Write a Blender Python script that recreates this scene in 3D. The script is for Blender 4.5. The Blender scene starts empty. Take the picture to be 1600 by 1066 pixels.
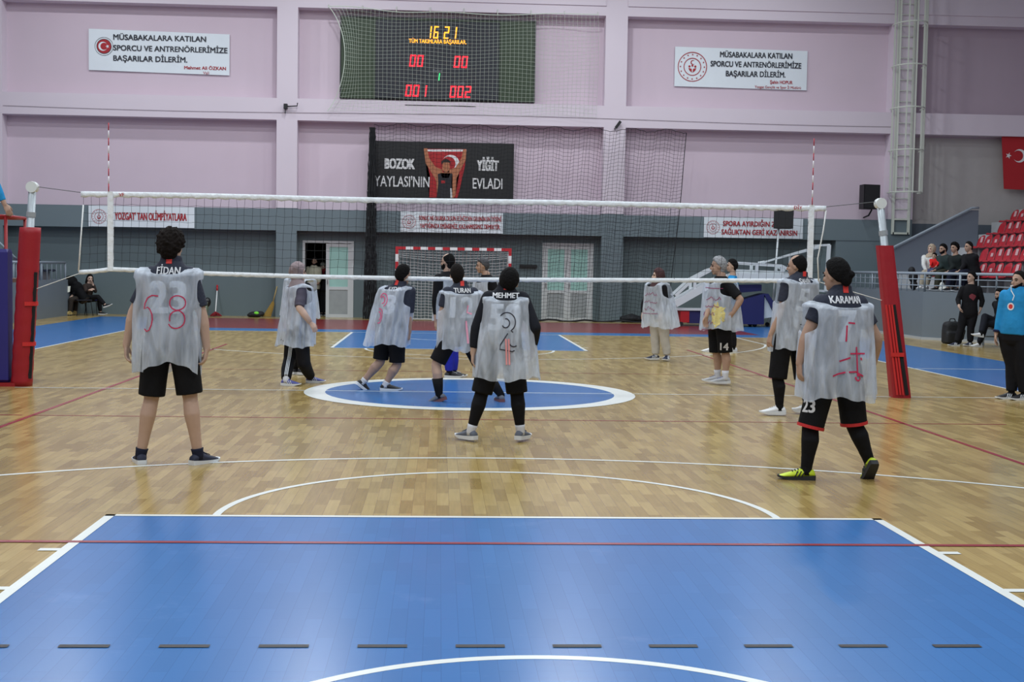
import bpy, bmesh, math, random
import numpy as np
from mathutils import Vector, Matrix
from mathutils.bvhtree import BVHTree
from mathutils import noise as mnoise

scene = bpy.context.scene
COL = scene.collection
PI = math.pi
random.seed(7)

# ------------------------------------------------------------------ camera, world, lamps, exposure
cam_data = bpy.data.cameras.new('camera')
cam = bpy.data.objects.new('camera', cam_data)
COL.objects.link(cam)
cam_data.sensor_fit = 'HORIZONTAL'
cam_data.sensor_width = 36.0
cam_data.lens = 45.486
cam_data.clip_start = 0.05
cam_data.clip_end = 200
R_ = Vector((0.99832022, -0.0555932, 0.01631346))
U_ = Vector((-0.01308968, 0.05786742, 0.99823846))
F_ = Vector((0.05643928, 0.99677518, -0.05704252))
cam.matrix_world = Matrix(((R_.x, U_.x, -F_.x, -0.4007), (R_.y, U_.y, -F_.y, -16.2966),
                           (R_.z, U_.z, -F_.z, 1.5784), (0, 0, 0, 1)))
scene.camera = cam

world = bpy.data.worlds.new('world')
scene.world = world
world.use_nodes = True
bg = world.node_tree.nodes['Background']
bg.inputs['Color'].default_value = (0.72, 0.80, 0.95, 1)
bg.inputs['Strength'].default_value = 0.17

# rows of high-bay hall lamps under the roof, above the frame, with a rear row added as front fill
LAMP_POWER = 300
for ly in (-20, -13, -6, 2, 9, 14, 18):
    for lx in (-10, -3.5, 3, 8.5):
        ld = bpy.data.lights.new('hall_lamp', 'AREA')
        ld.shape = 'DISK'
        ld.size = 0.45
        ld.energy = LAMP_POWER * (0.66 if ly > 12 else 1.0) * (0.75 if lx > 8 else 1)
        ld.color = (0.90, 0.96, 1.0)
        lo = bpy.data.objects.new('hall_lamp', ld)
        lo.location = (lx, ly, 11.3)
        COL.objects.link(lo)

vs = scene.view_settings
vs.view_transform = 'Standard'
vs.look = 'None'
vs.gamma = 1.0
vs.use_curve_mapping = False
vs.exposure = -0.15

# ------------------------------------------------------------------ materials
def srgb(r, g, b):
    f = lambda c: (c / 255 / 12.92) if c <= 10 else ((c / 255 + 0.055) / 1.055) ** 2.4
    return (f(r), f(g), f(b))

_mats = {}
def mat(name, col, rough=0.6, spec=0.5, metal=0.0, noise=0.0, nscale=8.0, bump=0.0, bscale=60.0, emit=0.0):
    if name in _mats:
        return _mats[name]
    m = bpy.data.materials.new(name)
    m.use_nodes = True
    nt = m.node_tree
    b = nt.nodes['Principled BSDF']
    b.inputs['Roughness'].default_value = rough
    b.inputs['Specular IOR Level'].default_value = spec
    b.inputs['Metallic'].default_value = metal
    b.inputs['Base Color'].default_value = (*col, 1)
    if emit:
        b.inputs['Emission Color'].default_value = (*col, 1)
        b.inputs['Emission Strength'].default_value = emit
    if noise or bump:
        tc = nt.nodes.new('ShaderNodeTexCoord')
    if noise:
        n = nt.nodes.new('ShaderNodeTexNoise')
        n.inputs['Scale'].default_value = nscale
        n.inputs['Detail'].default_value = 4
        nt.links.new(tc.outputs['Object'], n.inputs['Vector'])
        mx = nt.nodes.new('ShaderNodeMix')
        mx.data_type = 'RGBA'
        mx.inputs['A'].default_value = (*[c * (1 - noise) for c in col], 1)
        mx.inputs['B'].default_value = (*[min(1, c * (1 + noise)) for c in col], 1)
        nt.links.new(n.outputs['Fac'], mx.inputs['Factor'])
        nt.links.new(mx.outputs['Result'], b.inputs['Base Color'])
    if bump:
        n2 = nt.nodes.new('ShaderNodeTexNoise')
        n2.inputs['Scale'].default_value = bscale
        n2.inputs['Detail'].default_value = 3
        nt.links.new(tc.outputs['Object'], n2.inputs['Vector'])
        bp = nt.nodes.new('ShaderNodeBump')
        bp.inputs['Strength'].default_value = bump
        bp.inputs['Distance'].default_value = 0.02
        nt.links.new(n2.outputs['Fac'], bp.inputs['Height'])
        nt.links.new(bp.outputs['Normal'], b.inputs['Normal'])
    _mats[name] = m
    return m

def cloth(name, rgb):
    return mat('cloth_' + name, srgb(*rgb), 0.85, 0.2, noise=0.22, nscale=9, bump=0.35, bscale=14)

def wood_floor_mat():
    m = bpy.data.materials.new('parquet')
    m.use_nodes = True
    nt = m.node_tree
    L = nt.links.new
    b = nt.nodes['Principled BSDF']
    tc = nt.nodes.new('ShaderNodeTexCoord')
    mp = nt.nodes.new('ShaderNodeMapping')
    mp.inputs['Rotation'].default_value = (0, 0, PI / 2)
    L(tc.outputs['Object'], mp.inputs['Vector'])
    br = nt.nodes.new('ShaderNodeTexBrick')
    br.inputs['Color1'].default_value = (*srgb(180, 156, 99), 1)
    br.inputs['Color2'].default_value = (*srgb(146, 121, 68), 1)
    br.inputs['Mortar'].default_value = (*srgb(140, 110, 62), 1)
    br.inputs['Scale'].default_value = 1
    br.inputs['Mortar Size'].default_value = 0.0012
    br.inputs['Brick Width'].default_value = 0.46
    br.inputs['Row Height'].default_value = 0.08
    br.inputs['Bias'].default_value = -0.1
    br.offset = 0.37
    L(mp.outputs['Vector'], br.inputs['Vector'])
    mp2 = nt.nodes.new('ShaderNodeMapping')
    mp2.inputs['Scale'].default_value = (24, 1.6, 1)
    L(tc.outputs['Object'], mp2.inputs['Vector'])
    n = nt.nodes.new('ShaderNodeTexNoise')
    n.inputs['Scale'].default_value = 2.0
    n.inputs['Detail'].default_value = 5
    L(mp2.outputs['Vector'], n.inputs['Vector'])
    n3 = nt.nodes.new('ShaderNodeTexNoise')
    n3.inputs['Scale'].default_value = 0.55
    L(tc.outputs['Object'], n3.inputs['Vector'])
    ad = nt.nodes.new('ShaderNodeMath')
    ad.operation = 'ADD'
    L(n.outputs['Fac'], ad.inputs[0])
    L(n3.outputs['Fac'], ad.inputs[1])
    mr = nt.nodes.new('ShaderNodeMapRange')
    mr.inputs['From Min'].default_value = 0.6
    mr.inputs['From Max'].default_value = 1.4
    mr.inputs['To Min'].default_value = 0.80
    mr.inputs['To Max'].default_value = 1.18
    L(ad.outputs[0], mr.inputs['Value'])
    mx = nt.nodes.new('ShaderNodeMix')
    mx.data_type = 'RGBA'
    mx.blend_type = 'MULTIPLY'
    mx.inputs['Factor'].default_value = 1
    L(br.outputs['Color'], mx.inputs['A'])
    L(mr.outputs['Result'], mx.inputs['B'])
    L(mx.outputs['Result'], b.inputs['Base Color'])
    b.inputs['Roughness'].default_value = 0.2
    b.inputs['Specular IOR Level'].default_value = 0.5
    return m

def paint_floor_mat(name, rgb, var=0.12, scuffs=True):
    m = bpy.data.materials.new(name)
    m.use_nodes = True
    nt = m.node_tree
    L = nt.links.new
    b = nt.nodes['Principled BSDF']
    tc = nt.nodes.new('ShaderNodeTexCoord')
    mp = nt.nodes.new('ShaderNodeMapping')
    mp.inputs['Rotation'].default_value = (0, 0, PI / 2)
    L(tc.outputs['Object'], mp.inputs['Vector'])
    br = nt.nodes.new('ShaderNodeTexBrick')
    c = srgb(*rgb)
    br.inputs['Color1'].default_value = (*[x * 1.04 for x in c], 1)
    br.inputs['Color2'].default_value = (*[x * 0.95 for x in c], 1)
    br.inputs['Mortar'].default_value = (*[x * 0.72 for x in c], 1)
    br.inputs['Scale'].default_value = 1
    br.inputs['Mortar Size'].default_value = 0.0011
    br.inputs['Brick Width'].default_value = 0.46
    br.inputs['Row Height'].default_value = 0.075
    br.offset = 0.37
    L(mp.outputs['Vector'], br.inputs['Vector'])
    n = nt.nodes.new('ShaderNodeTexNoise')
    n.inputs['Scale'].default_value = 1.6
    n.inputs['Detail'].default_value = 6
    n.inputs['Roughness'].default_value = 0.65
    L(tc.outputs['Object'], n.inputs['Vector'])
    rp = nt.nodes.new('ShaderNodeMapRange')
    rp.inputs['From Min'].default_value = 0.60
    rp.inputs['From Max'].default_value = 0.80
    rp.inputs['To Min'].default_value = 0.0
    rp.inputs['To Max'].default_value = 0.35 if scuffs else 0.08
    L(n.outputs['Fac'], rp.inputs['Value'])
    mx = nt.nodes.new('ShaderNodeMix')
    mx.data_type = 'RGBA'
    mx.inputs['B'].default_value = (*[min(1, x * 1.25 + 0.09) for x in c], 1)
    L(rp.outputs['Result'], mx.inputs['Factor'])
    L(br.outputs['Color'], mx.inputs['A'])
    L(mx.outputs['Result'], b.inputs['Base Color'])
    b.inputs['Roughness'].default_value = 0.24
    b.inputs['Specular IOR Level'].default_value = 0.36
    return m

def bib_mat():
    m = bpy.data.materials.new('thin_white_plastic')
    m.use_nodes = True
    nt = m.node_tree
    L = nt.links.new
    for n in list(nt.nodes):
        if n.type != 'OUTPUT_MATERIAL':
            nt.nodes.remove(n)
    out = [n for n in nt.nodes if n.type == 'OUTPUT_MATERIAL'][0]
    tc = nt.nodes.new('ShaderNodeTexCoord')
    mp = nt.nodes.new('ShaderNodeMapping')
    mp.inputs['Scale'].default_value = (1, 1, 0.30)
    L(tc.outputs['Object'], mp.inputs['Vector'])
    n = nt.nodes.new('ShaderNodeTexNoise')
    n.inputs['Scale'].default_value = 13
    n.inputs['Detail'].default_value = 5
    n.inputs['Distortion'].default_value = 0.5
    L(mp.outputs['Vector'], n.inputs['Vector'])
    bp = nt.nodes.new('ShaderNodeBump')
    bp.inputs['Strength'].default_value = 0.75
    bp.inputs['Distance'].default_value = 0.035
    L(n.outputs['Fac'], bp.inputs['Height'])
    df = nt.nodes.new('ShaderNodeBsdfDiffuse')
    df.inputs['Color'].default_value = (0.80, 0.88, 1.0, 1)
    tl = nt.nodes.new('ShaderNodeBsdfTranslucent')
    tl.inputs['Color'].default_value = (0.80, 0.88, 1.0, 1)
    gl = nt.nodes.new('ShaderNodeBsdfGlossy')
    gl.inputs['Color'].default_value = (1, 1, 1, 1)
    gl.inputs['Roughness'].default_value = 0.28
    tr = nt.nodes.new('ShaderNodeBsdfTransparent')
    tr.inputs['Color'].default_value = (0.88, 0.93, 1.0, 1)
    for s_ in (df, gl, tl):
        L(bp.outputs['Normal'], s_.inputs['Normal'])
    m1 = nt.nodes.new('ShaderNodeMixShader')
    m1.inputs[0].default_value = 0.25
    L(df.outputs[0], m1.inputs[1]); L(tl.outputs[0], m1.inputs[2])
    m2 = nt.nodes.new('ShaderNodeMixShader')
    m2.inputs[0].default_value = 0.08
    L(m1.outputs[0], m2.inputs[1]); L(gl.outputs[0], m2.inputs[2])
    m3 = nt.nodes.new('ShaderNodeMixShader')
    mr = nt.nodes.new('ShaderNodeMapRange')
    mr.inputs['From Min'].default_value = 0.3
    mr.inputs['From Max'].default_value = 0.7
    mr.inputs['To Min'].default_value = 0.40
    mr.inputs['To Max'].default_value = 0.80
    L(n.outputs['Fac'], mr.inputs['Value'])
    L(mr.outputs['Result'], m3.inputs[0])
    L(tr.outputs[0], m3.inputs[1]); L(m2.outputs[0], m3.inputs[2])
    L(m3.outputs[0], out.inputs['Surface'])
    return m

def glass_mat(name, col, alpha):
    m = bpy.data.materials.new(name)
    m.use_nodes = True
    nt = m.node_tree
    b = nt.nodes['Principled BSDF']
    b.inputs['Base Color'].default_value = (*col, 1)
    b.inputs['Roughness'].default_value = 0.15
    b.inputs['Alpha'].default_value = alpha
    return m

# ------------------------------------------------------------------ mesh builder
class MB:
    def __init__(s):
        s.v = []; s.f = []; s.m = []
    def add(s, vs_, fs, mi=0):
        o = len(s.v)
        s.v += [tuple(x) for x in vs_]
        s.f += [tuple(i + o for i in f) for f in fs]
        s.m += [mi] * len(fs)
        return s
    def box(s, x0, x1, y0, y1, z0, z1, mi=0):
        vs_ = [(x, y, z) for z in (z0, z1) for y in (y0, y1) for x in (x0, x1)]
        return s.add(vs_, [(0, 2, 3, 1), (4, 5, 7, 6), (0, 1, 5, 4), (2, 6, 7, 3), (0, 4, 6, 2), (1, 3, 7, 5)], mi)
    def quad(s, a, b, c, d, mi=0):
        return s.add([a, b, c, d], [(0, 1, 2, 3)], mi)
    def prism(s, poly, axis, a, b, mi=0):
        """poly: 2D points; extruded along axis from a to b ('y': (x,z), 'x': (y,z), 'z': (x,y))."""
        def P(p, t):
            return {'y': (p[0], t, p[1]), 'x': (t, p[0], p[1]), 'z': (p[0], p[1], t)}[axis]
        n = len(poly)
        vs_ = [P(p, a) for p in poly] + [P(p, b) for p in poly]
        fs = [tuple(range(n)), tuple(range(2 * n - 1, n - 1, -1))]
        fs += [(i, i + n, (i + 1) % n + n, (i + 1) % n) for i in range(n)]
        return s.add(vs_, fs, mi)
    def beam(s, p, q, w, h=None, mi=0):
        """square bar from p to q"""
        p = Vector(p); q = Vector(q); h = h or w
        d = (q - p).normalized()
        up = Vector((0, 0, 1)) if abs(d.z) < 0.95 else Vector((0, 1, 0))
        a = d.cross(up).normalized() * w / 2
        b = a.normalized().cross(d) * h / 2
        vs_ = [p + a + b, p - a + b, p - a - b, p + a - b, q + a + b, q - a + b, q - a - b, q + a - b]
        return s.add(vs_, [(0, 1, 2, 3), (7, 6, 5, 4), (0, 4, 5, 1), (1, 5, 6, 2), (2, 6, 7, 3), (3, 7, 4, 0)], mi)
    def tube(s, pts, r, n=8, mi=0, caps=True, round_=False):
        pts = [Vector(p) for p in pts]
        rs = list(r) if hasattr(r, '__len__') else [r] * len(pts)
        if round_:
            d0 = (pts[0] - pts[1]).normalized(); d1 = (pts[-1] - pts[-2]).normalized()
            A = []; RA = []
            for k in (0.98, 0.85, 0.5):
                A.append(pts[0] + d0 * rs[0] * k); RA.append(rs[0] * math.sqrt(1 - k * k))
            B = []; RB = []
            for k in (0.5, 0.85, 0.98):
                B.append(pts[-1] + d1 * rs[-1] * k); RB.append(rs[-1] * math.sqrt(1 - k * k))
            pts = A + pts + B; rs = RA + rs + RB
        N = len(pts)
        t0 = (pts[1] - pts[0]).normalized()
        ref = Vector((0, 0, 1)) if abs(t0.z) < 0.9 else Vector((1, 0, 0))
        a = t0.cross(ref).normalized()
        vs_ = []
        for i in range(N):
            t = (pts[min(i + 1, N - 1)] - pts[max(i - 1, 0)])
            if t.length > 1e-9:
                t.normalize()
                a = (a - t * a.dot(t))
                a = a.normalized() if a.length > 1e-6 else t.orthogonal().normalized()
            else:
                t = t0
            b = t.cross(a)
            for k in range(n):
                th = 2 * PI * k / n
                vs_.append(pts[i] + (a * math.cos(th) + b * math.sin(th)) * rs[i])
        fs = []
        for i in range(N - 1):
            for k in range(n):
                k2 = (k + 1) % n
                fs.append((i * n + k, i * n + k2, (i + 1) * n + k2, (i + 1) * n + k))
        if caps:
            fs.append(tuple(range(n - 1, -1, -1)))
            fs.append(tuple(range((N - 1) * n, N * n)))
        return s.add(vs_, fs, mi)
    def loft(s, rings, mi=0, caps=True):
        n = len(rings[0]); N = len(rings)
        vs_ = [p for r in rings for p in r]
        fs = []
        for i in range(N - 1):
            for k in range(n):
                k2 = (k + 1) % n
                fs.append((i * n + k, i * n + k2, (i + 1) * n + k2, (i + 1) * n + k))
        if caps:
            fs.append(tuple(range(n - 1, -1, -1)))
            fs.append(tuple(range((N - 1) * n, N * n)))
        return s.add(vs_, fs, mi)
    def ellipsoid(s, c, X, Y, Z, n=16, m=10, mi=0):
        """X, Y, Z: scaled axis vectors"""
        c = Vector(c); X = Vector(X); Y = Vector(Y); Z = Vector(Z)
        rings = []
        for j in range(1, m):
            ph = PI * j / m
            rings.append([c - Z * math.cos(ph) + (X * math.cos(2 * PI * k / n) + Y * math.sin(2 * PI * k / n)) * math.sin(ph) for k in range(n)])
        o = len(s.v)
        s.loft(rings, mi, caps=False)
        top = [tuple(c + Z)]; bot = [tuple(c - Z)]
        b0 = len(s.v)
        s.v += bot + top
        for k in range(n):
            s.f.append((b0, o + (k + 1) % n, o + k)); s.m.append(mi)
            q = o + (m - 2) * n
            s.f.append((b0 + 1, q + k, q + (k + 1) % n)); s.m.append(mi)
        return s
    def sphere(s, c, r, n=12, m=8, mi=0):
        return s.ellipsoid(c, (r, 0, 0), (0, r, 0), (0, 0, r), n, m, mi)
    def mesh(s, name):
        me = bpy.data.meshes.new(name)
        me.from_pydata(s.v, [], s.f)
        me.update()
        return me
    def build(s, name, mats, parent=None, smooth=False, origin=None, recalc=True):
        if not isinstance(mats, (list, tuple)):
            mats = [mats]
        O = Vector((0, 0, 0))
        if parent is not None:
            O = world_origin(parent)
        elif origin is not None:
            O = Vector(origin)
        me = bpy.data.meshes.new(name)
        me.from_pydata([(x - O.x, y - O.y, z - O.z) for x, y, z in s.v], [], s.f)
        for m_ in mats:
            me.materials.append(m_)
        if len(mats) > 1:
            me.polygons.foreach_set('material_index', s.m)
        if recalc:
            bm = bmesh.new(); bm.from_mesh(me)
            bmesh.ops.recalc_face_normals(bm, faces=bm.faces)
            bm.to_mesh(me); bm.free()
        if smooth:
            me.polygons.foreach_set('use_smooth', [True] * len(me.polygons))
        me.update()
        return link(name, me, parent, O if parent is None else None)

def world_origin(o):
    p = Vector(o.location)
    while o.parent is not None:
        o = o.parent
        p += Vector(o.location)
    return p

def link(name, me, parent=None, loc=None):
    o = bpy.data.objects.new(name, me)
    COL.objects.link(o)
    if parent is not None:
        o.parent = parent
    elif loc is not None:
        o.location = loc
    return o

def tag(o, label, cat, group=None, kind=None):
    o['label'] = label
    o['category'] = cat
    if group: o['group'] = group
    if kind: o['kind'] = kind
    return o

def empty(name, loc, label, cat, group=None):
    o = bpy.data.objects.new(name, None)
    o.empty_display_size = 0.1
    COL.objects.link(o)
    o.location = loc
    return tag(o, label, cat, group)

def structure(o):
    o['kind'] = 'structure'
    return o

# writing: text turned into flat mesh, local coordinates (x right, y up), centred on x
_tcache = {}
def text_mesh_xy(body, size, width=None, bold=0.02, align='CENTER'):
    key = (body, size, width, bold, align)
    if key in _tcache:
        return _tcache[key]
    cu = bpy.data.curves.new('writing', 'FONT')
    cu.body = body
    cu.size = size
    cu.align_x = align
    cu.align_y = 'CENTER'
    cu.resolution_u = 3
    ob = bpy.data.objects.new('writing', cu)
    COL.objects.link(ob)
    dg = bpy.context.evaluated_depsgraph_get()
    me = bpy.data.meshes.new_from_object(ob.evaluated_get(dg))
    vs_ = [(v.co.x, v.co.y) for v in me.vertices]
    fs = [tuple(p.vertices) for p in me.polygons]
    bpy.data.objects.remove(ob); bpy.data.curves.remove(cu); bpy.data.meshes.remove(me)
    if width and vs_:
        x0 = min(v[0] for v in vs_); x1 = max(v[0] for v in vs_)
        k = width / (x1 - x0)
        if align == 'CENTER':
            c = (x0 + x1) / 2
            vs_ = [((v[0] - c) * k, v[1]) for v in vs_]
        else:
            vs_ = [((v[0] - x0) * k, v[1]) for v in vs_]
    _tcache[key] = (vs_, fs)
    return vs_, fs

def bold_shifts(bold, size):
    if bold < .004: return ((0, 0),)
    b = bold * size
    return ((-b, -b * .6), (b, -b * .6), (-b, b * .6), (b, b * .6))

def wall_text(mb, body, x, z, y, height, width=None, bold=0.02, align='CENTER', mi=0):
    """text on a wall facing -Y"""
    vs_, fs = text_mesh_xy(body, height * 1.35, width, bold, align)
    for k, (dx, dz) in enumerate(bold_shifts(bold, height)):
        mb.add([(x + a + dx, y - .0008 * k, z + b + dz) for a, b in vs_], fs, mi)

def remesh_object(mb, name, mats, parent, voxel=0.009, smooth=3, origin=None):
    """union of the closed shapes in mb as one continuous skin"""
    me = mb.mesh('tmp')
    bm = bmesh.new(); bm.from_mesh(me)
    bmesh.ops.recalc_face_normals(bm, faces=bm.faces)
    bm.to_mesh(me); bm.free()
    ob = bpy.data.objects.new('tmp', me)
    COL.objects.link(ob)
    r = ob.modifiers.new('r', 'REMESH'); r.mode = 'VOXEL'; r.voxel_size = voxel; r.use_smooth_shade = True
    if smooth:
        sm = ob.modifiers.new('s', 'SMOOTH'); sm.factor = 0.5; sm.iterations = smooth
    dg = bpy.context.evaluated_depsgraph_get()
    out = bpy.data.meshes.new_from_object(ob.evaluated_get(dg))
    bpy.data.objects.remove(ob); bpy.data.meshes.remove(me)
    O = world_origin(parent) if parent is not None else Vector(origin or (0, 0, 0))
    out.transform(Matrix.Translation(-O))
    out.materials.clear()
    for m_ in (mats if isinstance(mats, (list, tuple)) else [mats]):
        out.materials.append(m_)
    out.name = name
    out.polygons.foreach_set('use_smooth', [True] * len(out.polygons))
    return link(name, out, parent, O if parent is None else None)
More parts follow.
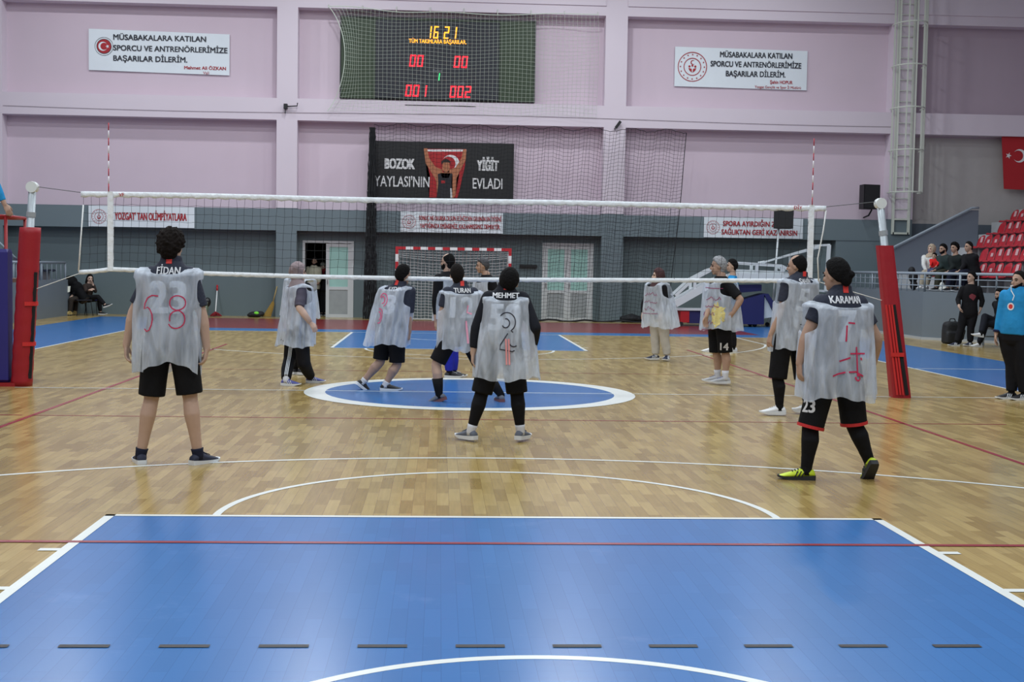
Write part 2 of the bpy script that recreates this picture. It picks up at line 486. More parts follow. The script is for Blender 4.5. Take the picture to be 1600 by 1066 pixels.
PEOPLE = {
'curly': dict(psi=0, hpsi=-12, s=1.03, top=(-2.474,-6.130,1.822), sh=(-2.478,-6.130,1.497), hip=(-2.486,-6.130,0.961), sL=(-2.617,-6.130,1.472), hL=(-2.584,-6.130,0.961), eL=(-2.768,-6.130,1.181), wL=(-2.820,-6.130,0.923), tL=(-2.815,-6.130,0.774), kL=(-2.629,-6.130,0.502), aL=(-2.707,-6.130,0.080), fL=20, pL=0, sR=(-2.339,-6.130,1.472), hR=(-2.388,-6.130,0.961), eR=(-2.236,-6.130,1.161), wR=(-2.203,-6.130,0.906), tR=(-2.222,-6.130,0.776), kR=(-2.330,-6.130,0.520), aR=(-2.270,-6.130,0.080), fR=-35, pR=0, bib=((-2.75,-6.13,1.53),(-2.23,-6.13,1.51),(-2.75,-6.13,0.70),(-2.26,-6.13,0.71))),
'grayhijab': dict(psi=-65, hpsi=-75, s=0.93, top=(-2.236,0.700,1.585), sh=(-2.250,0.700,1.269), hip=(-2.253,0.700,0.786), sL=(-2.309,0.826,1.247), hL=(-2.291,0.780,0.786), eL=(-2.195,0.826,0.991), wL=(-2.122,0.940,0.794), tL=(-2.071,0.940,0.684), kL=(-2.352,0.780,0.319), aL=(-2.368,0.503,0.080), fL=-95, pL=0, sR=(-2.191,0.574,1.247), hR=(-2.216,0.620,0.786), eR=(-2.195,0.439,1.012), wR=(-2.047,0.439,0.817), tR=(-1.973,0.439,0.711), kR=(-2.144,0.620,0.292), aR=(-2.092,0.944,0.080), fR=-85, pR=0, bib=((-2.35,0.70,1.31),(-2.10,0.70,1.31),(-2.48,0.70,0.53),(-2.05,0.70,0.49))),
'hidden': dict(psi=-40, hpsi=-60, s=0.95, top=(-2.398,2.200,1.568), sh=(-2.387,2.200,1.269), hip=(-2.390,2.200,0.776), sL=(-2.496,2.292,1.247), hL=(-2.459,2.258,0.776), eL=(-2.558,2.292,1.047), wL=(-2.556,2.292,0.847), tL=(-2.556,2.292,0.728), kL=(-2.441,2.258,0.367), aL=(-2.439,2.258,0.080), fL=-40, pL=0, sR=(-2.277,2.108,1.247), hR=(-2.321,2.142,0.776), eR=(-2.223,2.108,1.057), wR=(-2.222,2.108,0.858), tR=(-2.221,2.108,0.741), kR=(-2.338,2.142,0.375), aR=(-2.336,2.142,0.085), fR=-40, pR=0, bib=((-2.57,2.20,1.36),(-2.18,2.20,1.38),(-2.62,2.20,0.80),(-2.15,2.20,0.85))),
'lunger': dict(psi=-30, hpsi=-45, s=1, top=(-0.842,0.040,1.583), sh=(-0.910,0.040,1.269), hip=(-1.009,0.040,0.758), sL=(-1.040,0.115,1.245), hL=(-1.091,0.087,0.758), eL=(-1.094,0.115,0.933), wL=(-1.048,0.228,0.702), tL=(-0.974,0.228,0.589), kL=(-1.135,0.087,0.352), aL=(-1.350,0.087,0.098), fL=-65, pL=35, sR=(-0.780,-0.035,1.245), hR=(-0.926,-0.008,0.758), eR=(-0.793,-0.035,0.944), wR=(-0.774,-0.035,0.735), tR=(-0.796,-0.035,0.566), kR=(-0.922,-0.008,0.321), aR=(-1.063,-0.008,0.080), fR=-85, pR=0, bib=((-1.12,0.04,1.30),(-0.73,0.04,1.32),(-1.30,0.04,0.64),(-0.81,0.04,0.51))),
'sidestepper': dict(psi=15, hpsi=5, s=1, top=(-0.209,-1.240,1.607), sh=(-0.160,-1.240,1.289), hip=(-0.170,-1.240,0.769), sL=(-0.305,-1.279,1.265), hL=(-0.262,-1.265,0.769), eL=(-0.371,-1.279,1.012), wL=(-0.383,-1.279,0.760), tL=(-0.329,-1.279,0.582), kL=(-0.430,-1.265,0.431), aL=(-0.389,-1.265,0.081), fL=75, pL=18, sR=(-0.015,-1.201,1.265), hR=(-0.078,-1.215,0.769), eR=(0.091,-1.201,0.971), wR=(0.060,-1.111,0.727), tR=(0.025,-1.111,0.591), kR=(0.137,-1.215,0.360), aR=(0.336,-1.215,0.080), fR=10, pR=0, bib=((-0.40,-1.24,1.29),(0.11,-1.24,1.29),(-0.41,-1.24,0.63),(-0.00,-1.24,0.58))),
'bandanna': dict(psi=0, hpsi=-10, s=0.98, top=(0.235,-4.670,1.568), sh=(0.193,-4.670,1.315), hip=(0.169,-4.670,0.806), sL=(0.046,-4.670,1.292), hL=(0.076,-4.670,0.806), eL=(-0.061,-4.670,1.030), wL=(-0.092,-4.670,0.799), tL=(-0.096,-4.670,0.661), kL=(-0.012,-4.670,0.425), aL=(-0.099,-4.670,0.099), fL=38, pL=0, sR=(0.340,-4.670,1.292), hR=(0.262,-4.670,0.806), eR=(0.457,-4.747,1.041), wR=(0.455,-4.592,0.836), tR=(0.428,-4.592,0.696), kR=(0.312,-4.670,0.428), aR=(0.346,-4.670,0.103), fR=-25, pR=0, bib=((-0.02,-4.67,1.33),(0.40,-4.67,1.30),(-0.08,-4.67,0.63),(0.51,-4.67,0.53))),
'balding': dict(psi=30, hpsi=55, s=1, top=(-0.296,2.040,1.764), sh=(-0.282,2.040,1.422), hip=(-0.261,2.040,0.902), sL=(-0.412,1.965,1.398), hL=(-0.343,1.992,0.902), eL=(-0.452,1.965,1.082), wL=(-0.445,1.965,0.807), tL=(-0.443,1.965,0.637), kL=(-0.268,1.992,0.384), aL=(-0.246,1.992,0.080), fL=-70, pL=0, sR=(-0.152,2.115,1.398), hR=(-0.179,2.087,0.902), eR=(-0.086,2.115,1.087), wR=(-0.074,2.115,0.811), tR=(-0.071,2.115,0.652), kR=(-0.195,2.087,0.379), aR=(-0.191,2.087,0.080), fR=-70, pR=0, bib=((-0.42,2.04,1.43),(-0.14,2.04,1.43),(-0.44,2.04,0.81),(-0.07,2.04,0.82))),
'profileman': dict(psi=120, hpsi=95, s=1, top=(0.278,5.000,1.720), sh=(0.368,5.000,1.365), hip=(0.392,5.000,0.845), sL=(0.293,5.130,1.341), hL=(0.344,5.082,0.845), eL=(0.187,5.130,1.041), wL=(0.146,5.046,0.803), tL=(0.148,5.046,0.644), kL=(0.365,5.082,0.328), aL=(0.349,5.082,0.080), fL=120, pL=0, sR=(0.443,4.870,1.341), hR=(0.439,4.918,0.845), eR=(0.567,4.870,1.045), wR=(0.560,4.870,0.815), tR=(0.541,4.870,0.657), kR=(0.454,4.918,0.339), aR=(0.459,4.918,0.080), fR=120, pR=0, bib=((0.20,5.00,1.37),(0.54,5.00,1.38),(0.19,5.00,0.70),(0.59,5.00,0.71))),
'brownhijab': dict(psi=130, hpsi=95, s=0.93, top=(3.360,5.870,1.590), sh=(3.345,5.870,1.281), hip=(3.397,5.870,0.800), sL=(3.255,5.977,1.259), hL=(3.340,5.938,0.800), eL=(3.146,5.977,0.989), wL=(3.128,5.977,0.811), tL=(3.120,5.977,0.656), kL=(3.344,5.938,0.350), aL=(3.361,5.938,0.094), fL=100, pL=0, sR=(3.435,5.763,1.259), hR=(3.454,5.802,0.800), eR=(3.488,5.763,1.022), wR=(3.399,5.672,0.815), tR=(3.370,5.672,0.650), kR=(3.488,5.802,0.348), aR=(3.539,5.802,0.095), fR=150, pR=0, bib=((3.18,5.87,1.36),(3.51,5.87,1.35),(3.15,5.87,0.56),(3.68,5.87,0.60))),
'whitehair': dict(psi=110, hpsi=80, s=1.02, top=(3.425,1.410,1.768), sh=(3.479,1.410,1.416), hip=(3.472,1.410,0.886), sL=(3.427,1.554,1.392), hL=(3.438,1.501,0.886), eL=(3.344,1.375,1.159), wL=(3.253,1.251,0.942), tL=(3.239,1.251,0.793), kL=(3.462,1.501,0.428), aL=(3.488,1.501,0.107), fL=75, pL=0, sR=(3.531,1.266,1.392), hR=(3.505,1.319,0.886), eR=(3.704,1.161,1.188), wR=(3.603,1.161,1.003), tR=(3.534,1.161,0.924), kR=(3.547,1.319,0.441), aR=(3.555,1.319,0.106), fR=85, pR=0, bib=((3.28,1.41,1.44),(3.66,1.41,1.45),(3.24,1.41,0.74),(3.77,1.41,0.79))),
'blueshirt': dict(psi=80, hpsi=85, s=1, top=(5.241,8.530,1.800), sh=(5.264,8.530,1.404), hip=(5.210,8.530,0.887), sL=(5.236,8.370,1.380), hL=(5.193,8.436,0.887), eL=(5.147,8.310,1.098), wL=(5.079,8.252,0.853), tL=(5.046,8.252,0.694), kL=(5.032,8.436,0.402), aL=(4.878,8.436,0.080), fL=85, pL=0, sR=(5.292,8.690,1.380), hR=(5.226,8.624,0.887), eR=(5.361,8.751,1.091), wR=(5.291,8.751,0.840), tR=(5.270,8.751,0.677), kR=(5.299,8.624,0.396), aR=(5.345,8.624,0.084), fR=85, pR=0),
'standback': dict(psi=25, hpsi=55, s=1.02, top=(3.486,-2.320,1.770), sh=(3.523,-2.320,1.464), hip=(3.444,-2.320,0.939), sL=(3.384,-2.385,1.439), hL=(3.356,-2.361,0.939), eL=(3.324,-2.385,1.142), wL=(3.211,-2.385,0.889), tL=(3.180,-2.385,0.721), kL=(3.308,-2.361,0.406), aL=(3.338,-2.361,0.097), fL=80, pL=0, sR=(3.662,-2.255,1.439), hR=(3.532,-2.279,0.939), eR=(3.771,-2.255,1.134), wR=(3.781,-2.255,0.853), tR=(3.786,-2.255,0.685), kR=(3.616,-2.279,0.402), aR=(3.674,-2.279,0.106), fR=30, pR=0, bib=((3.29,-2.32,1.52),(3.74,-2.32,1.47),(3.24,-2.32,0.72),(3.68,-2.32,0.73))),
'bunman': dict(psi=12, hpsi=38, s=1, top=(2.580,-6.650,1.682), sh=(2.629,-6.650,1.364), hip=(2.618,-6.650,0.844), sL=(2.482,-6.681,1.340), hL=(2.525,-6.670,0.844), eL=(2.373,-6.681,1.111), wL=(2.321,-6.681,0.888), tL=(2.326,-6.681,0.718), kL=(2.422,-6.670,0.392), aL=(2.402,-6.670,0.080), fL=78, pL=0, sR=(2.776,-6.619,1.340), hR=(2.711,-6.630,0.844), eR=(2.935,-6.619,1.076), wR=(2.946,-6.491,0.846), tR=(2.921,-6.491,0.697), kR=(2.774,-6.630,0.415), aR=(2.902,-6.630,0.136), fR=5, pR=48, bib=((2.34,-6.65,1.37),(2.89,-6.65,1.33),(2.35,-6.65,0.64),(2.92,-6.65,0.61))),
'referee': dict(psi=140, hpsi=115, s=1, top=(6.924,-0.270,1.637), sh=(6.919,-0.270,1.354), hip=(6.890,-0.270,0.826), sL=(6.795,-0.166,1.330), hL=(6.817,-0.209,0.826), eL=(6.744,-0.166,1.072), wL=(6.703,-0.166,0.826), tL=(6.693,-0.166,0.671), kL=(6.908,-0.209,0.440), aL=(6.914,-0.209,0.080), fL=95, pL=0, sR=(7.043,-0.374,1.330), hR=(6.963,-0.331,0.826), eR=(7.097,-0.374,1.085), wR=(7.090,-0.374,0.843), tR=(7.096,-0.374,0.689), kR=(6.968,-0.331,0.450), aR=(7.025,-0.331,0.080), fR=100, pR=0),
'hoodie': dict(psi=160, hpsi=110, s=1, top=(11.271,11.590,1.649), sh=(11.270,11.590,1.284), hip=(11.247,11.590,0.749), sL=(11.118,11.645,1.260), hL=(11.157,11.622,0.749), eL=(11.015,11.645,1.026), wL=(10.974,11.460,0.862), tL=(11.021,11.460,0.751), kL=(11.101,11.622,0.393), aL=(11.012,11.622,0.080), fL=100, pL=0, sR=(11.422,11.535,1.260), hR=(11.336,11.558,0.749), eR=(11.516,11.535,1.008), wR=(11.480,11.535,0.811), tR=(11.456,11.535,0.684), kR=(11.289,11.558,0.399), aR=(11.287,11.558,0.089), fR=120, pR=0),
'benchman': dict(psi=110, hpsi=105, s=1, top=(11.824,11.410,1.282), sh=(11.879,11.410,0.961), hip=(11.941,11.410,0.485), sL=(11.824,11.562,0.937), hL=(11.908,11.499,0.485), eL=(11.913,11.562,0.703), wL=(11.703,11.368,0.610), tL=(11.618,11.368,0.567), kL=(11.480,11.287,0.666), aL=(11.319,11.080,0.311), fL=95, pL=-10, sR=(11.935,11.258,0.937), hR=(11.973,11.321,0.485), eR=(12.036,11.450,0.709), wR=(11.896,11.579,0.604), tR=(11.782,11.579,0.560), kR=(11.514,11.321,0.525), aR=(11.389,11.321,0.080), fR=95, pR=0),
'whitecoat': dict(psi=150, hpsi=120, s=0.95, top=(12.025,15.900,2.322), sh=(12.003,15.900,2.015), hip=(12.083,15.900,1.628), sL=(11.870,15.977,1.992), hL=(12.005,15.945,1.628), eL=(11.782,15.775,1.801), wL=(11.816,15.633,1.625), tL=(11.915,15.633,1.595), kL=(11.727,15.570,1.608), aL=(11.657,15.570,1.271), fL=130, pL=0, sR=(12.137,15.823,1.992), hR=(12.161,15.855,1.628), eR=(12.082,15.618,1.806), wR=(11.950,15.472,1.628), tR=(11.853,15.472,1.594), kR=(11.832,15.504,1.610), aR=(11.779,15.504,1.273), fR=130, pR=0),
'toddler': dict(psi=140, hpsi=130, s=0.55, top=(11.963,15.550,2.107), sh=(11.969,15.550,1.932), hip=(11.978,15.550,1.692), sL=(11.901,15.607,1.919), hL=(11.938,15.584,1.692), eL=(11.861,15.473,1.834), wL=(11.789,15.364,1.753), tL=(11.759,15.364,1.705), kL=(11.776,15.366,1.689), aL=(11.666,15.192,1.546), fL=140, pL=0, sR=(12.037,15.493,1.919), hR=(12.018,15.516,1.692), eR=(11.995,15.357,1.836), wR=(11.896,15.261,1.755), tR=(11.849,15.261,1.707), kR=(11.835,15.308,1.690), aR=(11.739,15.131,1.547), fR=140, pR=0),
'greenjacket': dict(psi=120, hpsi=110, s=1.02, top=(12.088,15.350,2.330), sh=(12.149,15.350,1.997), hip=(12.293,15.350,1.618), sL=(12.066,15.493,1.973), hL=(12.244,15.434,1.618), eL=(12.044,15.308,1.741), wL=(11.813,15.122,1.659), tL=(11.700,15.122,1.641), kL=(11.899,15.050,1.598), aL=(11.847,15.050,1.250), fL=110, pL=0, sR=(12.232,15.207,1.973), hR=(12.341,15.266,1.618), eR=(12.257,15.394,1.745), wR=(12.123,15.540,1.646), tR=(12.025,15.540,1.629), kR=(12.219,15.613,1.600), aR=(12.166,15.613,1.246), fR=110, pR=0),
'darkjacket': dict(psi=120, hpsi=115, s=1, top=(12.157,14.800,2.353), sh=(12.218,14.800,1.995), hip=(12.344,14.800,1.622), sL=(12.137,14.940,1.971), hL=(12.296,14.882,1.622), eL=(12.133,14.764,1.744), wL=(11.934,14.575,1.632), tL=(11.839,14.575,1.615), kL=(11.968,14.499,1.602), aL=(11.917,14.499,1.245), fL=110, pL=0, sR=(12.299,14.660,1.971), hR=(12.391,14.718,1.622), eR=(12.324,14.842,1.747), wR=(12.236,15.008,1.635), tR=(12.140,15.008,1.617), kR=(12.293,15.068,1.604), aR=(12.242,15.068,1.240), fR=110, pR=0),
'shavenhead': dict(psi=115, hpsi=105, s=1.05, top=(12.258,14.200,2.374), sh=(12.318,14.200,2.023), hip=(12.397,14.200,1.610), sL=(12.246,14.354,1.998), hL=(12.354,14.290,1.610), eL=(12.147,14.142,1.775), wL=(11.956,13.933,1.650), tL=(11.864,13.933,1.634), kL=(11.989,13.896,1.606), aL=(11.940,13.896,1.255), fL=110, pL=0, sR=(12.390,14.046,1.998), hR=(12.439,14.110,1.610), eR=(12.446,14.258,1.780), wR=(12.346,14.424,1.655), tR=(12.252,14.424,1.638), kR=(12.319,14.467,1.608), aR=(12.269,14.467,1.251), fR=110, pR=0),
'doorman': dict(psi=175, hpsi=175, s=1.03, top=(-4.179,23.100,1.776), sh=(-4.196,23.100,1.448), hip=(-4.211,23.100,0.889), sL=(-4.362,23.115,1.424), hL=(-4.309,23.109,0.889), eL=(-4.406,23.115,1.175), wL=(-4.312,22.953,0.986), tL=(-4.216,22.953,0.930), kL=(-4.266,23.109,0.463), aL=(-4.263,23.109,0.080), fL=175, pL=0, sR=(-4.030,23.085,1.424), hR=(-4.114,23.091,0.889), eR=(-4.001,23.085,1.182), wR=(-4.041,22.918,0.990), tR=(-4.136,22.918,0.931), kR=(-4.130,23.091,0.466), aR=(-4.127,23.091,0.080), fR=185, pR=0),
'doorwoman': dict(psi=180, hpsi=190, s=0.97, top=(-3.956,23.400,1.626), sh=(-3.934,23.400,1.336), hip=(-3.931,23.400,0.850), sL=(-4.092,23.400,1.312), hL=(-4.023,23.400,0.850), eL=(-4.087,23.400,1.080), wL=(-4.066,23.400,0.886), tL=(-4.046,23.400,0.750), kL=(-3.985,23.400,0.459), aL=(-3.982,23.400,0.080), fL=180, pL=0, sR=(-3.777,23.400,1.312), hR=(-3.838,23.400,0.850), eR=(-3.778,23.400,1.085), wR=(-3.795,23.400,0.891), tR=(-3.794,23.400,0.754), kR=(-3.869,23.400,0.461), aR=(-3.866,23.400,0.080), fR=180, pR=0),
'seatedwoman': dict(psi=-120, hpsi=-150, s=0.97, top=(-10.441,21.600,1.166), sh=(-10.478,21.600,0.853), hip=(-10.551,21.600,0.465), sL=(-10.557,21.464,0.830), hL=(-10.597,21.520,0.465), eL=(-10.456,21.248,0.658), wL=(-10.310,21.036,0.737), tL=(-10.257,21.036,0.756), kL=(-10.166,21.373,0.532), aL=(-9.969,21.373,0.315), fL=-95, pL=-20, sR=(-10.399,21.736,0.830), hR=(-10.505,21.680,0.465), eR=(-10.272,21.504,0.692), wR=(-10.310,21.376,0.895), tR=(-10.346,21.376,0.968), kR=(-10.285,21.972,0.460), aR=(-10.268,22.043,0.080), fR=-95, pR=0),
'bentwoman': dict(psi=130, hpsi=130, s=0.97, top=(-10.944,21.200,0.906), sh=(-10.836,21.200,0.926), hip=(-10.534,21.200,0.494), sL=(-10.937,21.320,0.903), hL=(-10.593,21.271,0.494), eL=(-10.978,21.320,0.685), wL=(-10.997,21.320,0.557), tL=(-11.015,21.320,0.411), kL=(-10.814,20.986,0.459), aL=(-10.850,20.986,0.115), fL=120, pL=0, sR=(-10.735,21.080,0.903), hR=(-10.474,21.129,0.494), eR=(-10.732,21.080,0.694), wR=(-10.804,21.080,0.566), tR=(-10.840,21.080,0.420), kR=(-10.804,21.465,0.447), aR=(-10.841,21.465,0.098), fR=120, pR=0),
'umpire': dict(psi=-60, hpsi=-70, s=1, top=(-6.235,0.350,3.073), sh=(-6.237,0.350,2.748), hip=(-6.241,0.350,2.230), sL=(-6.318,0.490,2.724), hL=(-6.288,0.432,2.230), eL=(-6.446,0.490,2.474), wL=(-6.432,0.490,2.233), tL=(-6.418,0.490,2.088), kL=(-6.304,0.432,1.807), aL=(-6.307,0.432,1.413), fL=-60, pL=0, sR=(-6.156,0.210,2.724), hR=(-6.193,0.268,2.230), eR=(-5.929,0.210,2.501), wR=(-5.818,0.210,2.249), tR=(-5.710,0.210,2.059), kR=(-6.184,0.268,1.806), aR=(-6.186,0.268,1.415), fR=-60, pR=0),
}
# ------------------------------------------------------------------ floor with its court markings
WHITE = mat('white_line_paint', srgb(222, 226, 222), 0.3, noise=0.04)
RED_LINE = mat('red_line_paint', srgb(140, 32, 44), 0.3)
BLACK_TAPE = mat('black_tape', srgb(28, 24, 28), 0.5)
floor_mats = [wood_floor_mat(), paint_floor_mat('blue_floor_paint', (52, 110, 172)), paint_floor_mat('red_floor_paint', (128, 44, 46), scuffs=False),
              WHITE, RED_LINE, BLACK_TAPE]
fl = MB()
fl.quad((-22, -22, 0), (22, -22, 0), (22, 24.5, 0), (-22, 24.5, 0), 0)
def zone(x0, x1, y0, y1, mi, z=0.001):
    fl.quad((x0, y0, z), (x1, y0, z), (x1, y1, z), (x0, y1, z), mi)
def disc(cx, cy, r0, r1, mi, z, a0=0, a1=2 * PI, n=96):
    for i in range(n):
        t0 = a0 + (a1 - a0) * i / n; t1 = a0 + (a1 - a0) * (i + 1) / n
        if r0 <= 0:
            fl.add([(cx, cy, z), (cx + r1 * math.cos(t0), cy + r1 * math.sin(t0), z), (cx + r1 * math.cos(t1), cy + r1 * math.sin(t1), z)], [(0, 1, 2)], mi)
        else:
            fl.quad((cx + r0 * math.cos(t0), cy + r0 * math.sin(t0), z), (cx + r1 * math.cos(t0), cy + r1 * math.sin(t0), z),
                    (cx + r1 * math.cos(t1), cy + r1 * math.sin(t1), z), (cx + r0 * math.cos(t1), cy + r0 * math.sin(t1), z), mi)
for sx in (-1, 1):
    xs = sorted((sx * 7.5, sx * 9.93))
    zone(xs[0], xs[1], -14, 20.8, 1)
    zone(sx * 7.5 - 0.025, sx * 7.5 + 0.025, -14, 14, 3, 0.002)
    zone(sx * 4.5 - 0.025, sx * 4.5 + 0.025, -9, 9, 4, 0.002)
    zone(sx * 6.6 - 0.025, sx * 6.6 + 0.025, 11.0, 14, 3, 0.003)
    zone(xs[0], xs[1], 4.76, 4.81, 3, 0.002)
zone(-7.5, 7.5, 14, 15.2, 1)
zone(-7.5, 7.5, 15.2, 20.8, 2)
zone(-7.5, 7.5, 13.97, 14.02, 3, 0.002)
for sy in (-1, 1):                                   # the two painted keys, arcs and lanes
    ys = sorted((sy * 8.2, sy * 14))
    zone(-2.45, 2.45, ys[0], ys[1], 1)
    ya = sorted((sy * 8.2, sy * 8.25))
    zone(-2.45, 2.45, ya[0], ya[1], 3, 0.003)
    for sx in (-1, 1):
        xs = sorted((sx * 2.45, sx * 2.39))
        zone(xs[0], xs[1], ys[0], ys[1], 3, 0.003)
        for ty in (9.2, 10.05, 10.9):
            xt = sorted((sx * 2.45, sx * 2.56))
            zone(xt[0], xt[1], sy * ty - 0.03, sy * ty + 0.03, 3, 0.003)
    a0 = 0 if sy < 0 else PI
    disc(0, sy * 8.2, 1.75, 1.80, 3, 0.002, a0, a0 + PI)
    t = math.acos(6.6 / 6.75)
    disc(0, sy * 12.425, 6.70, 6.75, 3, 0.002, a0 + t, a0 + PI - t, 128)
    disc(0, sy * 12.425, 1.25, 1.30, 3, 0.002, a0, a0 + PI, 64)
zone(-4.5, 4.5, -9.025, -8.975, 4, 0.004)
zone(-4.5, 4.5, -3.02, -2.985, 4, 0.002)
zone(-4.5, 4.5, 2.985, 3.015, 4, 0.002)
zone(-5.6, -4.6, -3.02, -2.985, 4, 0.002)
zone(4.6, 5.6, -3.02, -2.985, 4, 0.002)
disc(0, -0.14, 0, 1.8, 1, 0.003)
disc(0, -0.14, 1.8, 2.06, 3, 0.0035)
zone(-5.6, 7.5, -0.15, -0.11, 3, 0.004)
for i in range(15):
    x = -2.34 + 0.405 * i
    if abs(x) < 2.38:
        zone(x, x + 0.205, -11.02, -10.98, 5, 0.004)
floor = fl.build('floor', floor_mats, recalc=False)
structure(floor)

# ------------------------------------------------------------------ walls
PINK = mat('pink_wall_paint', srgb(208, 191, 203), 0.75, 0.2, noise=0.035, nscale=1.2, bump=0.05, bscale=40)
PINKBEAM = mat('pale_pink_beam_paint', srgb(216, 205, 215), 0.75, 0.2, noise=0.025, nscale=1.2)
GRAY = mat('gray_wall_paint', srgb(100, 114, 118), 0.6, 0.3, noise=0.05, nscale=1.0)
GRAYBEAM = mat('gray_beam_paint', srgb(110, 124, 130), 0.6, 0.3, noise=0.04, nscale=1.0)
YF, YP, YB = 22.0, 22.45, 22.8          # face of the columns and beams, of the panels, back of the wall
PL = 3.17                                # height where the grey paint ends
wall = MB()
def panel(x0, x1, z0, z1):
    if z0 < PL < z1:
        wall.box(x0, x1, YP, YB, z0, PL, 1); wall.box(x0, x1, YP, YB, PL, z1, 0)
    else:
        wall.box(x0, x1, YP, YB, z0, z1, 0 if z0 >= PL else 1)
D1 = (-4.47, -2.96, 2.27); D2 = (2.66, 4.20, 2.32)
panel(-18, D1[0], 0, 12); panel(D1[1], D2[0], 0, 12); panel(D2[1], 13.4, 0, 12)
panel(D1[0], D1[1], D1[2], 12); panel(D2[0], D2[1], D2[2], 12)
wall_back = structure(wall.build('wall_back', [PINK, GRAY]))
wr = MB(); wr.box(13.4, 20, YP, YB, 0, 3.1, 1); wr.box(13.4, 20, YP, YB, 3.1, 5.7, 2); wr.box(13.4, 20, YP, YB, 5.7, 12, 0)  # right bay lies in shade; the darkening is put into its upper wall colours
structure(wr.build('wall_back_right', [mat('pink_wall_paint_baked_shade', srgb(182, 166, 178), .75, .2, noise=.04, nscale=1.2), mat('slate_wall_paint', srgb(88, 98, 108), .6, noise=.05), mat('beige_gray_wall_paint_baked_shade', srgb(176, 172, 170), .75, noise=.04)]))
tr = MB()
for x0, x1 in ((-14.3, -13.03), (-5.2, -4.6), (4.38, 5.03), (13.0, 13.75)):
    tr.box(x0, x1, YF, YP, 0, PL + (0.03), 1); tr.box(x0, x1, YF, YP, PL + 0.03, 12, 0)
tr.box(11.45, 13.0, YF + 0.02, YP, 0, 2.55, 1)
structure(tr.build('trim_1', [PINKBEAM, GRAYBEAM]))
for i, (z0, z1, mi) in enumerate(((2.54, PL, 1), (5.75, 6.38, 0), (9.0, 9.28, 0), (9.28, 12, 0))):
    bm_ = MB()
    for x0, x1 in ((-13.03, -5.2), (-4.6, 4.38), (5.03, 13.0)) + (((13.75, 20),) if i else ()):
        bm_.box(x0, x1, YF if i != 3 else YF - 0.04, YP, z0, z1, 0)
    structure(bm_.build('trim_%d' % (i + 2), [GRAYBEAM if mi else PINKBEAM]))

# corridor behind the open door
cor = MB()
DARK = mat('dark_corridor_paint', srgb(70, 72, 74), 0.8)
x0, x1, z1 = D1[0] - 0.3, D1[1] + 0.2, 2.6
cor.box(x0, x1, 25.6, 25.7, 0, z1); structure(cor.build('wall_corridor_end', [DARK]))
cor = MB(); cor.box(x0 - .1, x0, YB, 25.7, 0, z1); structure(cor.build('wall_corridor_left', [DARK]))
cor = MB(); cor.box(x1, x1 + .1, YB, 25.7, 0, z1); structure(cor.build('wall_corridor_right', [DARK]))
cor = MB(); cor.box(x0, x1, YB, 25.7, z1, z1 + .1); structure(cor.build('ceiling_corridor', [DARK]))
cor = MB(); cor.box(x0, x1, 24.5, 25.7, -0.1, 0.0); structure(cor.build('floor_corridor', [DARK]))

# side walls beyond the stands
sw = MB(); sw.box(-18.2, -18, -22, 22.8, 0, 12); structure(sw.build('wall_left', [PINK]))
sw = MB(); sw.box(20, 20.2, -22, 22.8, 0, 12); structure(sw.build('wall_right', [PINK]))

# doors
PVC = mat('white_door_frame', srgb(196, 200, 202), 0.45)
GREENGLASS = mat('frosted_green_glass', srgb(158, 200, 192), 0.25, 0.5, noise=0.06, nscale=3)
DOORPANEL = mat('scuffed_gray_door_panel', srgb(150, 156, 158), 0.6, noise=0.14, nscale=5)
def door_leaf(root, x0, x1, z1, y):
    f = MB(); w = 0.10
    f.box(x0, x0 + w, y, y + .06, 0, z1); f.box(x1 - w, x1, y, y + .06, 0, z1)
    for za, zb in ((z1 - w, z1), (0, .09), (.82, .91)):
        f.box(x0 + w, x1 - w, y, y + .06, za, zb)
    lf = f.build('door_leaf', [PVC], root)
    g = MB(); g.box(x0 + w, x1 - w, y + .02, y + .04, .91, z1 - w); g.build('glass_pane', [GREENGLASS], lf)
    g = MB(); g.box(x0 + w, x1 - w, y + .015, y + .045, .09, .82); g.build('lower_panel', [DOORPANEL], lf)
    g = MB(); g.tube([(x0 + .05, y - .04, .98), (x0 + .05, y - .04, 1.12)], .012); g.box(x0 + .04, x0 + .06, y - .04, y, 1.04, 1.06)
    g.build('door_handle', [mat('door_handle_metal', srgb(150, 150, 150), .3, metal=.8)], lf)
def door_frame(name, D, y):
    f = MB()
    f.box(D[0], D[0] + .07, y, y + .2, 0, D[2]); f.box(D[1] - .07, D[1], y, y + .2, 0, D[2]); f.box(D[0] + .07, D[1] - .07, y, y + .2, D[2] - .07, D[2])
    return structure(f.build(name, [PVC]))
d1 = door_frame('door_1', D1, YP - .02)
door_leaf(d1, -3.78, D1[1] - .07, 2.19, YP + .02)
d2 = door_frame('door_2', D2, YP - .02)
door_leaf(d2, D2[0] + .07, 3.43, 2.24, YP + .02); door_leaf(d2, 3.43, D2[1] - .07, 2.24, YP + .02)

